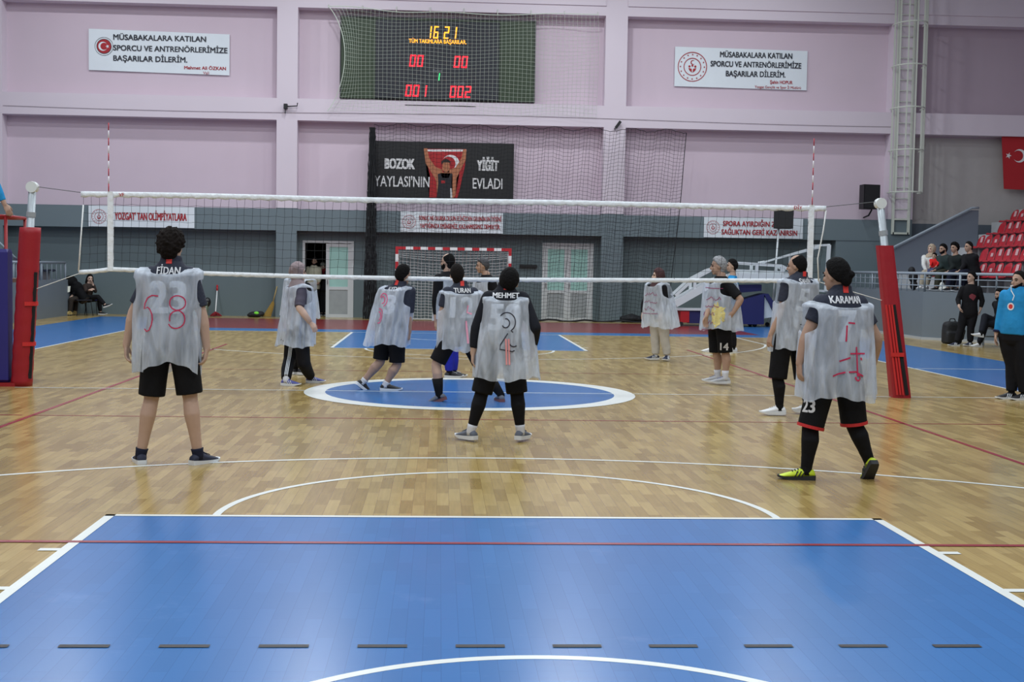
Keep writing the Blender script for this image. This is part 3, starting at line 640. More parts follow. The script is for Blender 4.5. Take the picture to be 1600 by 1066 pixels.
# stand parapets, platforms and stair walls at both sides
STAND = mat('gray_stand_paint', srgb(112, 122, 130), 0.6, 0.3, noise=0.06, nscale=1.5)
TREAD = mat('stand_concrete', srgb(188, 190, 193), 0.8, noise=0.08, nscale=3)
KERB = mat('pale_skirting', srgb(170, 174, 176), .6)
sp_ = MB()
outline = [(11.2, 21.95), (11.2, 14.2), (12.4, 12.9), (12.4, -4), (20, -4), (20, 21.95)]
sp_.prism(outline, 'z', 0, 1.15)
structure(sp_.build('wall_right_stand', [STAND]))
kb = MB()
kp = [(11.2, 21.9), (11.2, 14.2), (12.4, 12.9), (12.4, -4)]
for a, b in zip(kp[:-1], kp[1:]):
    kb.beam((a[0] - .015, a[1] - .01, .03), (b[0] - .015, b[1] - .01, .03), .03, .06)
structure(kb.build('baseboard_right', [KERB]))
tiers = MB()
for i in range(6):
    X = 13.0 + .8 * i if i == 0 else 12.9 + .8 * i
    tiers.box(12.95 + .8 * i, 20, -4, 21.9, 1.15 + .40 * i, 1.15 + .40 * (i + 1))
structure(tiers.build('floor_right_stand', [TREAD]))
st = MB()
st.prism([(12.47, 1.15), (15.32, 1.15), (15.32, 3.46), (15.10, 3.46), (12.47, 2.10)], 'y', 20.9, 21.1)
structure(st.build('wall_right_stair', [mat('gray_stair_wall_paint', srgb(104, 112, 124), .6, noise=.05, nscale=1.2)]))
lp = MB()
lp.prism([(-10.9, 21.95), (-10.9, 6), (-18, 6), (-18, 21.95)], 'z', 0, 1.02)
structure(lp.build('wall_left_stand', [STAND]))
STEEL = mat('gray_rail_metal', srgb(150, 162, 172), .45, noise=.05)
hr = MB(); hr.tube([(12.40, 20.85, 2.13), (15.08, 20.85, 3.52), (15.3, 20.85, 3.53)], .035, 8)
tag(hr.build('handrail', [STEEL], smooth=True, origin=(12.4, 20.85, 2.1)), 'pale gray handrail rising along the top of the sloping stair wall', 'handrail')
hr = MB(); hr.tube([(-13.2, 20.6, 2.55), (-12.2, 20.6, 1.58)], .03, 8)
hr.tube([(-12.2, 20.6, 1.58), (-12.2, 20.6, 1.02)], .025, 8)
tag(hr.build('handrail', [STEEL], smooth=True, origin=(-12.2, 20.6, 1.02)), 'sloping handrail at the far left behind the umpire stand', 'handrail')

def railing(label, pts, z0, z1, mids, post_every, bal_every):
    r = empty('railing', (pts[0][0], pts[0][1], z0), label, 'railing')
    t = MB(); t.tube([(x, y, z1) for x, y in pts], .035, 8); t.build('top_rail', [STEEL], r, smooth=True)
    for zm in mids:
        t = MB(); t.tube([(x, y, zm) for x, y in pts], .014, 6); t.build('middle_rail', [STEEL], r, smooth=True)
    for (a, b), pe, be in zip(zip(pts[:-1], pts[1:]), post_every, bal_every):
        a = Vector(a); b = Vector(b); L = (b - a).length
        n = max(1, round(L / pe))
        for i in range(n + 1):
            p = a.lerp(b, i / n)
            t = MB(); t.tube([(p.x, p.y, z0), (p.x, p.y, z1)], .028, 8); t.build('post', [STEEL], r, smooth=True)
        if be:
            m_ = round(L / be)
            for i in range(1, m_):
                p = a.lerp(b, i / m_)
                t = MB(); t.tube([(p.x, p.y, z0), (p.x, p.y, z1)], .012, 6); t.build('baluster', [STEEL], r, smooth=True)
railing('gray metal railing on the parapet of the red-seated stand', [(11.25, 21.8), (11.25, 14.25), (12.45, 12.95), (12.45, 9)], 1.15, 1.59, (1.30, 1.45), (1.9, .9, 1.0), (.4, .45, None))
railing('gray barred railing on the low wall at the left, behind the red post pad', [(-10.95, 12), (-10.95, 20.9)], 1.02, 1.5, (), (2.2,), (.42,))

# ------------------------------------------------------------------ red stand seats
RED_SEAT = mat('red_seat_plastic', srgb(176, 28, 44), .4, noise=.06)
WORN = mat('worn_pale_patch', srgb(206, 168, 172), .7, noise=.15, nscale=20)
YEL_SEAT = mat('yellow_seat_plastic', srgb(214, 178, 40), .4)
NAVY_SEAT = mat('navy_seat_plastic', srgb(24, 28, 52), .45)
def seat_shell(m):
    """shell facing -X, base at the origin"""
    prof = [(-.40, .36), (-.36, .40), (-.2, .385), (-.06, .39), (-.02, .46), (.02, .62), (.05, .72)]
    mb = MB()
    W = 0.21
    cols = 9
    vs_ = []
    for off in (0, 1):
        for j, (x, z) in enumerate(prof):
            t = max(0, (j - 4) / 2)
            for k in range(cols):
                u = -1 + 2 * k / (cols - 1)
                w = W * (1 - .28 * t * t)
                dz = -.05 * t * u * u + .015 * u * u * (1 - t)
                dx = -.035 * u * u * (1 if j >= 4 else 0)
                vs_.append((x + dx + off * .018, u * w, z + dz - off * .018 * (1 if j < 4 else 0)))
    n = len(prof)
    fs = []
    for j in range(n - 1):
        for k in range(cols - 1):
            a = j * cols + k
            fs.append((a, a + 1, a + cols + 1, a + cols))
            b = a + n * cols
            fs.append((b, b + cols, b + cols + 1, b + 1))
    N = n * cols
    loop = [k for k in range(cols)] + [j * cols + cols - 1 for j in range(1, n)] + [(n - 1) * cols + k for k in range(cols - 2, -1, -1)] + [j * cols for j in range(n - 2, 0, -1)]
    for i in range(len(loop)):
        a, b = loop[i], loop[(i + 1) % len(loop)]
        fs.append((a, a + N, b + N, b))
    mb.add(vs_, fs)
    return mb
def make_seat(matr, label, group):
    s = empty('stadium_seat', (0, 0, 0), label, 'seat', group)
    seat_shell(0).build('seat_shell', [matr], s, smooth=True)
    p = MB(); p.box(-.28, -.10, -.05, .05, 0, .385); p.build('seat_bracket', [mat('seat_bracket_metal', srgb(120, 120, 124), .5)], s)
    return s
def worn_patch(s, w, h, dz):
    p = MB(); n = 5
    pts = []
    for j in range(3):
        for k in range(n):
            u = -1 + 2 * k / (n - 1)
            z = .52 + dz + h * j / 2
            x = -.02 + .04 * (z - .46) / .16 - .006 - .035 * (u * w / .19) ** 2 - .004
            pts.append((x, u * w, z))
    p.add(pts, [(j * n + k, j * n + k + 1, (j + 1) * n + k + 1, (j + 1) * n + k) for j in range(2) for k in range(n - 1)])
    o = p.build('worn_patch', [WORN], s); o['label'] = 'pale worn patch'
ROWS = ['front row', 'second row', 'third row', 'fourth row', 'top row']
rows = [(12.6, 17.2), (13.4, 16.7), (14.9, 18.8), (16.6, 19.3), (18.2, 20.3)]
rs = random.Random(3)
for i, (ya, yb) in enumerate(rows):
    X = 13.2 + .8 * i - .25
    zt = 1.15 if i == 0 else 1.15 + .40 * i
    if i == 0: X = 12.93
    proto = {}
    y = yb
    while y > ya:
        kind = rs.choice((0, 1, 1, 2, 1)) if i < 5 else 0
        lab = {0: 'plain red plastic seat without a pale patch, in the %s of the stand',
               1: 'red plastic seat with a tall pale worn patch, in the %s of the stand',
               2: 'red plastic seat with a small low pale patch, in the %s of the stand'}[kind] % ROWS[i]
        if kind not in proto:
            s = make_seat(RED_SEAT, lab, 'red stand seats, %s' % ROWS[i] + (', plain', ', tall patch', ', small patch')[kind])
            if kind: worn_patch(s, .075, .16 if kind == 1 else .09, 0 if kind == 1 else -.02)
            proto[kind] = s
        else:
            src = proto[kind]
            s = src.copy(); COL.objects.link(s)
            for ch in src.children:
                c = ch.copy(); c.parent = s; COL.objects.link(c)
        s.location = (X, y, zt)
        y -= .47
for n_, (yy, lab) in enumerate(((12.1, 'yellow plastic seat right behind the stand railing, beside the referee\'s head'), (11.6, 'yellow plastic seat at the right edge behind the referee in blue'))):
    s = make_seat(YEL_SEAT, lab, None); s.location = (12.93, yy, 1.15)
for k in range(4):
    s = make_seat(NAVY_SEAT, 'dark navy seat seen between the bars of the left railing', 'navy seats behind the left railing')
    s.rotation_euler.z = PI; s.location = (-11.45, 18.3 + .62 * k, .90)

# ------------------------------------------------------------------ net hardware
ROPE = mat('white_cord', srgb(225, 228, 228), .8)
TAPE = mat('white_net_tape', srgb(228, 234, 240), .6, noise=.10, nscale=16, bump=.6, bscale=22)
BLACKCORD = mat('black_cord', srgb(22, 24, 28), .8)
ZINC = mat('galvanised_steel', srgb(166, 174, 180), .4, metal=.35, noise=.12, nscale=12)
RED_PAD = mat('red_pad_vinyl', srgb(152, 14, 30), .5, noise=.12, nscale=4, bump=.25, bscale=8)
BLACK_VELCRO = mat('black_hook_tape', srgb(20, 20, 22), .9)
RED_STRAP = mat('red_strap', srgb(196, 34, 34), .6)

def post(label, base, top, pad_top, rpad, square, wheel_side):
    base = Vector(base); top = Vector(top); ax = top - base
    at = lambda z: base + ax * (z / ax.z)
    p = empty('net_post', base, label, 'post')
    t = MB(); t.tube([at(.02), at(top.z)], .047, 14, round_=False); t.build('pole', [ZINC], p, smooth=True)
    t = MB(); c = at(top.z) + Vector((0, 0, .005)); d = .03
    t.tube([c + Vector((0, -.055, 0)), c + Vector((0, -.035, 0)), c + Vector((0, .035, 0)), c + Vector((0, .055, 0))], [.068, .07, .07, .068], 20)
    t.build('pulley', [mat('pale_plastic', srgb(214, 220, 220), .4)], p, smooth=False)
    t = MB(); c2 = at(pad_top + .16); t.tube([c2 - ax.normalized() * .03, c2 + ax.normalized() * .03], .056, 14); t.build('clamp', [ZINC], p)
    return p, at

pL, atL = post('left volleyball net post with round red padding and pale pulley', (-5.59, .1, 0), (-5.42, .02, 2.46), 1.97, .11, False, 1)
t = MB()
rings = []
for z in np.linspace(0.0, 1.97, 28):
    c = atL(z); rr = .128 + .004 * math.sin(z * 31) * (z < 1.5)
    if z > 1.95: rr *= .97
    rings.append([(c.x + rr * math.cos(a), c.y + rr * math.sin(a), z) for a in np.linspace(0, 2 * PI, 28, endpoint=False)])
t.loft(rings); padL = t.build('red_padding', [RED_PAD], pL, smooth=True)
t = MB()
for z0, z1 in ((.1, .5), (.56, 1.0), (1.06, 1.42)):
    a = atL(z0); b = atL(z1)
    ang = -.55
    o_ = Vector((.131 * math.cos(ang), .131 * math.sin(ang), 0))
    t.beam(a + o_, b + o_, .05, .02)
t.build('hook_tape', [BLACK_VELCRO], padL)
for z in (.53, 1.03):
    t = MB(); c = atL(z); rr = .136
    for k in range(10):
        a0 = -1.4 + .17 * k; a1 = a0 + .17
        t.beam(c + Vector((rr * math.cos(a0), rr * math.sin(a0), 0)), c + Vector((rr * math.cos(a1), rr * math.sin(a1), 0)), .012, .05)
    t.build('strap', [RED_STRAP], padL)

pR, atR = post('right volleyball net post with square red padding and hanging straps', (5.49, -.14, 0), (5.20, 0, 2.46), 1.93, .11, True, -1)
t = MB()
def sqring(c, w, z, n=24, e=5):
    out_ = []
    for a in np.linspace(0, 2 * PI, n, endpoint=False):
        ca, sa = math.cos(a), math.sin(a)
        k = (abs(ca) ** e + abs(sa) ** e) ** (-1 / e)
        out_.append((c.x + w * ca * k, c.y + w * sa * k, z))
    return out_
t.loft([sqring(atR(z), .098 + .022 * (1 - z / 1.93), z) for z in np.linspace(0, 1.93, 12)])
padR = t.build('red_padding', [RED_PAD], pR, smooth=False)
t = MB(); a = atR(.04); b = atR(1.18)
t.beam(a + Vector((.05, -.125, 0)), b + Vector((.0, -.112, 0)), .045, .012); t.build('hook_tape', [BLACK_VELCRO], padR)
for dx in (-.09, -.05, -.015):
    t = MB(); t.beam(a + Vector((dx + .01, -.135, 0)), b + Vector((dx - .01, -.118, 0)), .022, .012); t.build('strap', [RED_STRAP], padR)
t = MB(); c = atR(.55); t.beam(c + Vector((-.11, -.14, 0)), c + Vector((.06, -.14, 0)), .012, .05); t.build('strap', [RED_STRAP], padR)

# ------------------------------------------------------------------ volleyball net
net = empty('volleyball_net', (0, 0, 1.43), 'black meshed volleyball net with white tapes stretched across the court', 'net')
def ztop(x): return 2.425 + .006 * math.sin(x * 1.3)
def zbot(x):
    k = [(-4.85, 1.435), (-4.65, 1.45), (-4.47, 1.478), (-4.1, 1.47), (-3.3, 1.445), (-2, 1.425), (0, 1.42), (2, 1.445), (4.31, 1.472), (4.45, 1.475)]
    for (a, b), (c, d) in zip(k[:-1], k[1:]):
        if x <= c: return b + (d - b) * max(0, (x - a)) / (c - a)
    return k[-1][1]
xs = np.linspace(-4.83, 4.50, 180)
t = MB()
rings = []
for i, x in enumerate(xs):
    w = .035 + .004 * math.sin(i * 1.9); dy = .008 * math.sin(i * 2.3)
    z = ztop(x)
    rings.append([(x, dy - .004, z), (x, dy - .007, z - w), (x, dy - .004, z - 2 * w), (x, dy + .004, z - 2 * w), (x, dy + .007, z - w), (x, dy + .004, z)])
t.loft(rings); t.build('top_tape', [TAPE], net, smooth=True)
t = MB(); rings = []
for i, x in enumerate(np.linspace(-4.86, 4.45, 150)):
    w = .055 + .004 * math.sin(i * 2.7); z = zbot(x) + .02; dy = .006 * math.sin(i * 1.7)
    rings.append([(x, dy - .005, z), (x, dy - .006, z - w), (x, dy + .006, z - w), (x, dy + .005, z)])
t.loft(rings); t.build('bottom_tape', [TAPE], net, smooth=True)
t = MB(); r = .0018
nx = 94
rnd = random.Random(5)
for i in range(nx + 1):
    f = i / nx
    xt = -4.80 + 9.28 * f; xb = -4.83 + 9.27 * f
    pts = []
    for j in range(9):
        g = j / 8
        zz = ztop(xt) - .06 + (zbot(xb) + .01 - ztop(xt) + .06) * g
        pts.append((xt + (xb - xt) * g + .006 * rnd.uniform(-1, 1), .004 * rnd.uniform(-1, 1), zz))
    t.tube(pts, r, 4, caps=False)
for j in range(1, 9):
    g = j / 9
    pts = []
    for i in range(nx + 1):
        f = i / nx; xt = -4.80 + 9.28 * f; xb = -4.83 + 9.27 * f
        za = ztop(xt) - .06; zb = zbot(xb) + .01
        pts.append((xt + (xb - xt) * g, 0, za + (zb - za) * g - .006 * (i % 2) + .004 * rnd.uniform(-1, 1)))
    t.tube(pts, r, 4, caps=False)
t.build('netting', [BLACKCORD], net)
for x0, x1, name in ((-4.515, -4.455, 'side_tape'), (4.26, 4.36, 'side_tape')):
    t = MB(); w = .033
    c0 = (x0 + x1) / 2
    shift = .03 if x0 < 0 else -.0
    t.box(c0 - w + shift * .5, c0 + w + shift * .5, -.022, .022, 1.40 if x0 > 0 else 1.45, 2.43)
    t.build(name, [TAPE], net)
    a = MB(); b = MB()
    for k in range(9):
        z = 2.43 + .093 * k
        (a if k % 2 == 0 else b).tube([(c0, -.03, z), (c0, -.03, z + .093)], .0065, 8)
    an = b.build('antenna', [mat('antenna_white', srgb(228, 228, 230), .4)], net, smooth=True)
    a.build('antenna_band', [mat('antenna_red', srgb(176, 36, 52), .4)], an, smooth=True)
for pts in (((-4.80, 0, 2.26), (-4.835, 0, 1.8), (-4.86, 0, 1.44)), ((4.50, 0, 2.36), (4.47, 0, 2.1), (4.41, 0, 1.75), (4.43, 0, 1.47))):
    t = MB(); t.tube(pts, .009, 6); t.build('side_rope', [ROPE], net, smooth=True)
for pts in (((-4.83, 0, 2.41), (-5.40, .02, 2.475)), ((4.50, 0, 2.41), (5.18, 0, 2.49))):
    t = MB(); t.tube(pts, .005, 6); t.build('cable', [mat('net_cable', srgb(90, 94, 98), .5)], net)
for pts in (((-4.86, 0, 1.41), (-5.42, .02, 1.2)), ((4.45, 0, 1.45), (5.28, -.06, 1.22))):
    t = MB(); t.tube(pts, .005, 6); t.build('cord', [ROPE], net)
t = MB(); wall_text(t, 'VF', -4.33, 2.39, -.022, .045, mi=0); wall_text(t, 'DİY', 4.13, 2.39, -.022, .045, mi=0)
t.build('net_lettering', [mat('red_print', srgb(176, 40, 48), .6)], net)
# ------------------------------------------------------------------ banners and boards on the end wall
VINYL = mat('white_banner_vinyl', srgb(222, 230, 236), .5, noise=.04, nscale=3)
INK = mat('dark_banner_ink', srgb(34, 38, 50), .6)
REDINK = mat('red_banner_ink', srgb(168, 28, 40), .6)
BLACKVINYL = mat('black_banner_vinyl', srgb(16, 16, 19), .5)
WHITEINK = mat('white_banner_ink', srgb(226, 226, 226), .6)
def banner(label, x0, x1, z0, z1, y, m=VINYL, sag=0.0):
    mb = MB(); n = 24; k = 6
    vs_ = []
    for off in (0, 1):
        for j in range(k + 1):
            for i in range(n + 1):
                u, v = i / n, j / k
                vs_.append((x0 + (x1 - x0) * u, y - .006 * math.sin(u * 9 + v * 3) + off * .012, z0 + (z1 - z0) * v + (sag * (u - .5))))
    N = (n + 1) * (k + 1); fs = []
    for j in range(k):
        for i in range(n):
            a = j * (n + 1) + i
            fs += [(a, a + 1, a + n + 2, a + n + 1), (a + N, a + N + n + 1, a + N + n + 2, a + N + 1)]
    loop = list(range(n + 1)) + [(j + 1) * (n + 1) - 1 for j in range(1, k + 1)] + [k * (n + 1) + i for i in range(n - 1, -1, -1)] + [j * (n + 1) for j in range(k - 1, 0, -1)]
    for i in range(len(loop)):
        a, b = loop[i], loop[(i + 1) % len(loop)]
        fs.append((a, b, b + N, a + N))
    mb.add(vs_, fs)
    root = empty('banner', ((x0 + x1) / 2, y, z0), label, 'banner')
    mb.build('banner_sheet', [m], root)
    return root
def ring(mb, cx, cz, y, r0, r1, mi=0, n=40):
    for i in range(n):
        a, b = 2 * PI * i / n, 2 * PI * (i + 1) / n
        mb.quad((cx + r0 * math.cos(a), y, cz + r0 * math.sin(a)), (cx + r1 * math.cos(a), y, cz + r1 * math.sin(a)),
                (cx + r1 * math.cos(b), y, cz + r1 * math.sin(b)), (cx + r0 * math.cos(b), y, cz + r0 * math.sin(b)), mi)
def flat_disc(mb, cx, cz, y, r, mi=0, n=32):
    mb.add([(cx + r * math.cos(2 * PI * i / n), y, cz + r * math.sin(2 * PI * i / n)) for i in range(n)], [tuple(range(n))], mi)
def crescent(mb, cx, cz, y, r, mi, open_right=True, n=28):
    s = 1 if open_right else -1
    a0 = .52
    out_ = [(cx + s * r * math.cos(a), y, cz + r * math.sin(a)) for a in np.linspace(a0, 2 * PI - a0, n)]
    d = r * .25; ri = r * .8
    a1 = math.atan2(r * math.sin(a0), r * math.cos(a0) - d)
    inn = [(cx + s * (d + ri * math.cos(a)), y, cz + ri * math.sin(a)) for a in np.linspace(a1, 2 * PI - a1, n)]
    mb.add(out_ + inn, [(i, i + 1, n + i + 1, n + i) for i in range(n - 1)], mi)
def star(mb, cx, cz, y, r, mi, rot=PI):
    pts = []
    for i in range(10):
        rr = r if i % 2 == 0 else r * .38
        a = rot + 2 * PI * i / 10
        pts.append((cx + rr * math.cos(a), y, cz + rr * math.sin(a)))
    mb.add([(cx, y, cz)] + pts, [(0, i + 1, (i + 1) % 10 + 1) for i in range(10)], mi)
def round_emblem(root, cx, cz, y, r):
    mb = MB()
    ring(mb, cx, cz, y, r * .95, r, 0); ring(mb, cx, cz, y, r * .55, r * .60, 0)
    for i in range(16):
        a = 2 * PI * i / 16; star(mb, cx + .82 * r * math.cos(a), cz + .82 * r * math.sin(a), y, r * .075, 0, a)
    crescent(mb, cx + .02 * r, cz + .30 * r, y, r * .15, 0)
    for sx in (-1, 1):
        flat_disc(mb, cx + sx * r * .2, cz + .02 * r, y, r * .075, 0, 12)
        mb.add([(cx + sx * r * .27, y, cz - .08 * r), (cx + sx * r * .05, y, cz - .14 * r), (cx + sx * r * .02, y, cz - .4 * r), (cx + sx * r * .2, y, cz - .25 * r)], [(0, 1, 2, 3)], 0)
    flat_disc(mb, cx, cz + .08 * r, y, r * .07, 0, 12)
    mb.build('round_emblem', [REDINK], root)

def line(root, body, x, z, y, h, width=None, bold=.012, align='CENTER', m=None, name='lettering'):
    t = MB(); wall_text(t, body, x, z, y, h, width, bold, align); return t.build(name, [m or INK], root, recalc=False)
b = banner('white banner with a red crescent roundel and dark lettering, high on the left bay', -10.68, -6.63, 7.08, 8.27, 22.40, sag=-.06)
t = MB(); c = -10.24
ring(t, c, 7.80, 22.385, .20, .215, 1); ring(t, c, 7.80, 22.385, .255, .265, 1); flat_disc(t, c, 7.80, 22.386, .20, 0)
crescent(t, c - .03, 7.80, 22.380, .13, 2); star(t, c + .10, 7.80, 22.380, .06, 2)
t.build('flag_roundel', [REDINK, INK, VINYL], b)
t = MB()
line(b, 'MÜSABAKALARA KATILAN', -9.97, 8.07, 22.385, .165, 2.66, .03, 'LEFT', m=INK)
line(b, 'SPORCU VE ANTRENÖRLERİMİZE', -9.97, 7.76, 22.385, .165, 3.28, .03, 'LEFT', m=INK)
line(b, 'BAŞARILAR DİLERİM.', -9.97, 7.46, 22.385, .165, 2.12, .03, 'LEFT', m=INK)
t = MB()
line(b, 'Mehmet Ali ÖZKAN', -7.33, 7.24, 22.385, .10, 1.2, .03, m=REDINK); line(b, 'Vali', -7.30, 7.10, 22.385, .09, None, .0, m=REDINK)

b = banner('white banner with a large round red emblem, high on the right bay', 6.52, 10.53, 7.04, 8.21, 22.40, sag=-.03)
round_emblem(b, 7.05, 7.64, 22.385, .44)
t = MB()
line(b, 'MÜSABAKALARA KATILAN', 8.97, 8.02, 22.385, .17, 2.18, .03, m=INK)
line(b, 'SPORCU VE ANTRENÖRLERİMİZE', 8.97, 7.74, 22.385, .17, 2.74, .03, m=INK)
line(b, 'BAŞARILAR DİLERİM.', 8.97, 7.46, 22.385, .17, 1.8, .03, m=INK)
t = MB()
line(b, 'Şahin HOPUR', 9.75, 7.24, 22.385, .10, .68, .03, m=REDINK); line(b, 'Yozgat Gençlik ve Spor İl Müdürü', 9.65, 7.09, 22.385, .08, 1.4, .012, m=REDINK)

b = banner('pale banner with one line of red lettering on the gray beam at the left', -10.58, -7.55, 2.56, 3.16, 21.96)
round_emblem(b, -10.28, 2.85, 21.945, .21)
line(b, "YOZGAT' TAN OLİMPİYATLARA", -8.8, 2.86, 21.945, .22, 2.05, .03, m=REDINK);
b = banner('pale banner with two lines of red lettering on the gray beam above the goal', -1.57, 1.44, 2.56, 3.16, 21.96)
round_emblem(b, -1.32, 2.86, 21.945, .2)
t = MB()
line(b, 'SONUÇ NE OLURSA OLSUN ELİNİZDEN GELENİN EN İYİSİNİ', .18, 2.97, 21.945, .14, 2.42, .022, m=REDINK)
line(b, 'YAPTIĞINIZA EMİNSENİZ, KAZANMIŞSINIZ DEMEKTİR.', .18, 2.74, 21.945, .14, 2.36, .022, m=REDINK)
b = banner('pale banner with red lettering on the gray beam at the right, partly behind a loudspeaker', 7.43, 10.42, 2.56, 3.16, 21.96)
round_emblem(b, 7.70, 2.86, 21.945, .2)
t = MB()
line(b, 'SPORA AYIRDIĞIN ZAMANI', 9.05, 2.97, 21.945, .16, 2.1, .03, m=REDINK)
line(b, 'SAĞLIKTAN GERİ KAZANIRSIN', 9.1, 2.72, 21.945, .16, 2.28, .03, m=REDINK)

# black banner with the athlete holding a flag
b = banner('black banner with white lettering and an athlete lifting a red flag', -2.52, 1.75, 3.58, 5.23, 22.25, BLACKVINYL)
t = MB(); y = 22.235
line(b, 'BOZOK', -1.62, 4.55, y, .31, .86, .05, m=WHITEINK); line(b, "YAYLASI'NIN", -1.55, 4.03, y, .33, 1.62, .012, m=WHITEINK)
line(b, 'YİĞİT', .98, 4.55, y, .31, .62, .05, m=WHITEINK); line(b, 'EVLADI', .98, 4.02, y, .33, .88, .012, m=WHITEINK)
SK = mat('printed_skin', srgb(176, 112, 78), .6); HAIRINK = mat('printed_hair', srgb(34, 24, 20), .6); FLAGRED = mat('printed_flag_red', srgb(166, 26, 32), .6); SING = mat('printed_singlet', srgb(26, 26, 34), .6)
def PB(poly): # picture points of the banner: metres from its lower left corner
    return [(-2.52 + px, 3.58 + pz) for px, pz in poly]
def flat(mb, poly, y, mi):
    bm = bmesh.new()
    vs_ = [bm.verts.new((p[0], y, p[1])) for p in PB(poly)]
    f = bm.faces.new(vs_); bmesh.ops.triangulate(bm, faces=[f])
    bm.verts.index_update()
    mb.add([tuple(v.co) for v in bm.verts], [tuple(v.index for v in q.verts) for q in bm.faces], mi); bm.free()
t = MB()
flat(t, [(1.62, 1.44), (2.86, 1.46), (2.82, .95), (2.62, .02), (1.78, .02), (1.80, .6)], y, 0)
crescent(t, -2.52 + 2.40, 3.58 + 1.02, y - .002, .26, 1, False)
t.add([(-2.52 + 1.62, y - .002, 3.58 + 1.42), (-2.52 + 2.86, y - .002, 3.58 + 1.45), (-2.52 + 2.86, y - .002, 3.58 + 1.39), (-2.52 + 1.62, y - .002, 3.58 + 1.36)], [(0, 1, 2, 3)], 1)
t.build('printed_flag', [FLAGRED, WHITEINK], b)
t = MB(); y2 = y - .004
flat(t, [(1.60, 1.46), (1.70, 1.46), (1.76, 1.18), (1.95, .92), (2.16, .84), (2.16, .76), (2.36, .76), (2.36, .84), (2.55, .92), (2.72, 1.2), (2.76, 1.46), (2.86, 1.44), (2.84, 1.14), (2.66, .78), (2.58, .6), (2.56, .1), (2.50, .02), (2.02, .02), (1.98, .5), (1.92, .62), (1.66, 1.02)], y2, 0)
flat(t, [(2.15, .86), (2.17, 1.04), (2.26, 1.10), (2.36, 1.04), (2.38, .88), (2.31, .77), (2.22, .77)], y2 - .002, 0)
flat(t, [(2.13, .98), (2.13, 1.10), (2.26, 1.17), (2.39, 1.10), (2.40, .98), (2.36, 1.06), (2.18, 1.05)], y2 - .004, 1)
flat(t, [(2.02, .70), (2.10, .74), (2.16, .60), (2.34, .60), (2.40, .74), (2.46, .72), (2.42, .50), (2.46, .02), (2.0, .02), (2.04, .45)], y2 - .003, 2)
flat(t, [(2.12, .44), (2.24, .44), (2.24, .52), (2.12, .52)], y2 - .005, 3)
flat(t, [(2.41, .02), (2.46, .02), (2.44, .3), (2.40, .3)], y2 - .005, 4)
t.build('printed_athlete', [SK, HAIRINK, SING, FLAGRED, WHITEINK], b)

# scoreboard
sb = empty('scoreboard', (-.53, 22.2, 6.46), 'wide dark electronic scoreboard with red and orange digits, high on the end wall', 'scoreboard')
SIDE = mat('dark_green_board', srgb(40, 58, 34), .5); FACE = mat('dark_blue_board', srgb(22, 26, 38), .5)
t = MB(); t.box(-3.36, 2.30, 22.22, 22.44, 6.46, 8.80); t.build('side_boards', [SIDE], sb)
t = MB(); t.box(-2.36, 1.26, 22.14, 22.22, 6.47, 8.74); face = t.build('display_board', [FACE], sb)
t = MB(); t.box(-3.40, -3.36, 22.2, 22.44, 6.45, 8.82); t.box(2.30, 2.34, 22.2, 22.44, 6.45, 8.82); t.box(-3.4, 2.34, 22.2, 22.44, 8.80, 8.84); t.build('board_frame', [mat('board_edge', srgb(30, 34, 34), .5)], sb)
LED_R = mat('red_led', (1, .012, .03), .5, emit=1.8); LED_O = mat('orange_led', (1, .42, .02), .5, emit=1.5); LED_G = mat('green_led', (.05, 1, .25), .5, emit=1.2)
SEGS = {'0': 'abcdef', '1': 'bc', '2': 'abged', '3': 'abgcd', '4': 'fgbc', '5': 'afgcd', '6': 'afgcde', '7': 'abc', '8': 'abcdefg', '9': 'abcdfg'}
def digits(name, s, x, z, h, w, gap, matr):
    y = 22.132; th = h * .115; sl = .10
    tot = len(s) * w + (len(s) - 1) * gap
    for i, ch in enumerate(s):
        ox = x - tot / 2 + i * (w + gap); mb = MB(); e = th * .18
        box_ = {'a': (e, h - th, w - e, h), 'd': (e, 0, w - e, th), 'g': (e, h / 2 - th / 2, w - e, h / 2 + th / 2), 'f': (0, h / 2 + e, th, h - e),
                'b': (w - th, h / 2 + e, w, h - e), 'e': (0, e, th, h / 2 - e), 'c': (w - th, e, w, h / 2 - e)}
        for g in SEGS[ch]:
            a, b_, c, d = box_[g]
            mb.add([(ox + p + sl * q, y, z - h / 2 + q) for p, q in ((a, b_), (c, b_), (c, d), (a, d))], [(0, 1, 2, 3)])
        mb.build(name, [matr], face)
digits('clock_digit', '16', -.72, 8.41, .36, .15, .06, LED_O); digits('clock_digit', '21', -.20, 8.41, .36, .15, .07, LED_O)
digits('foul_digit', '00', -1.18, 7.57, .34, .17, .05, LED_R); digits('foul_digit', '00', .12, 7.57, .34, .17, .05, LED_R)
digits('score_digit', '001', -1.18, 6.70, .34, .17, .05, LED_R); digits('score_digit', '002', .12, 6.70, .34, .17, .05, LED_R)
digits('period_digit', '1', -.54, 7.12, .22, .1, .05, LED_G)
t = MB(); wall_text(t, 'TÜM TAKIMLARA BAŞARILAR.', -.55, 8.14, 22.132, .12, 1.68, .02); t.build('led_lettering', [LED_O], face)
t = MB()
for s_, x, z, h in (('SCORE', -1.2, 6.94, .08), ('SCORE', .1, 6.94, .08), ('Period', -.54, 7.30, .08)):
    wall_text(t, s_, x, z, 22.132, h, None, .0)
t.build('board_lettering', [mat('gray_board_print', srgb(120, 126, 132), .6)], face)
t = MB(); t.box(-1.48, .6, 22.0, 22.02, 6.25, 6.275)
t.build('cable_strip', [mat('dark_gray_strip', srgb(70, 66, 70), .6)], sb)

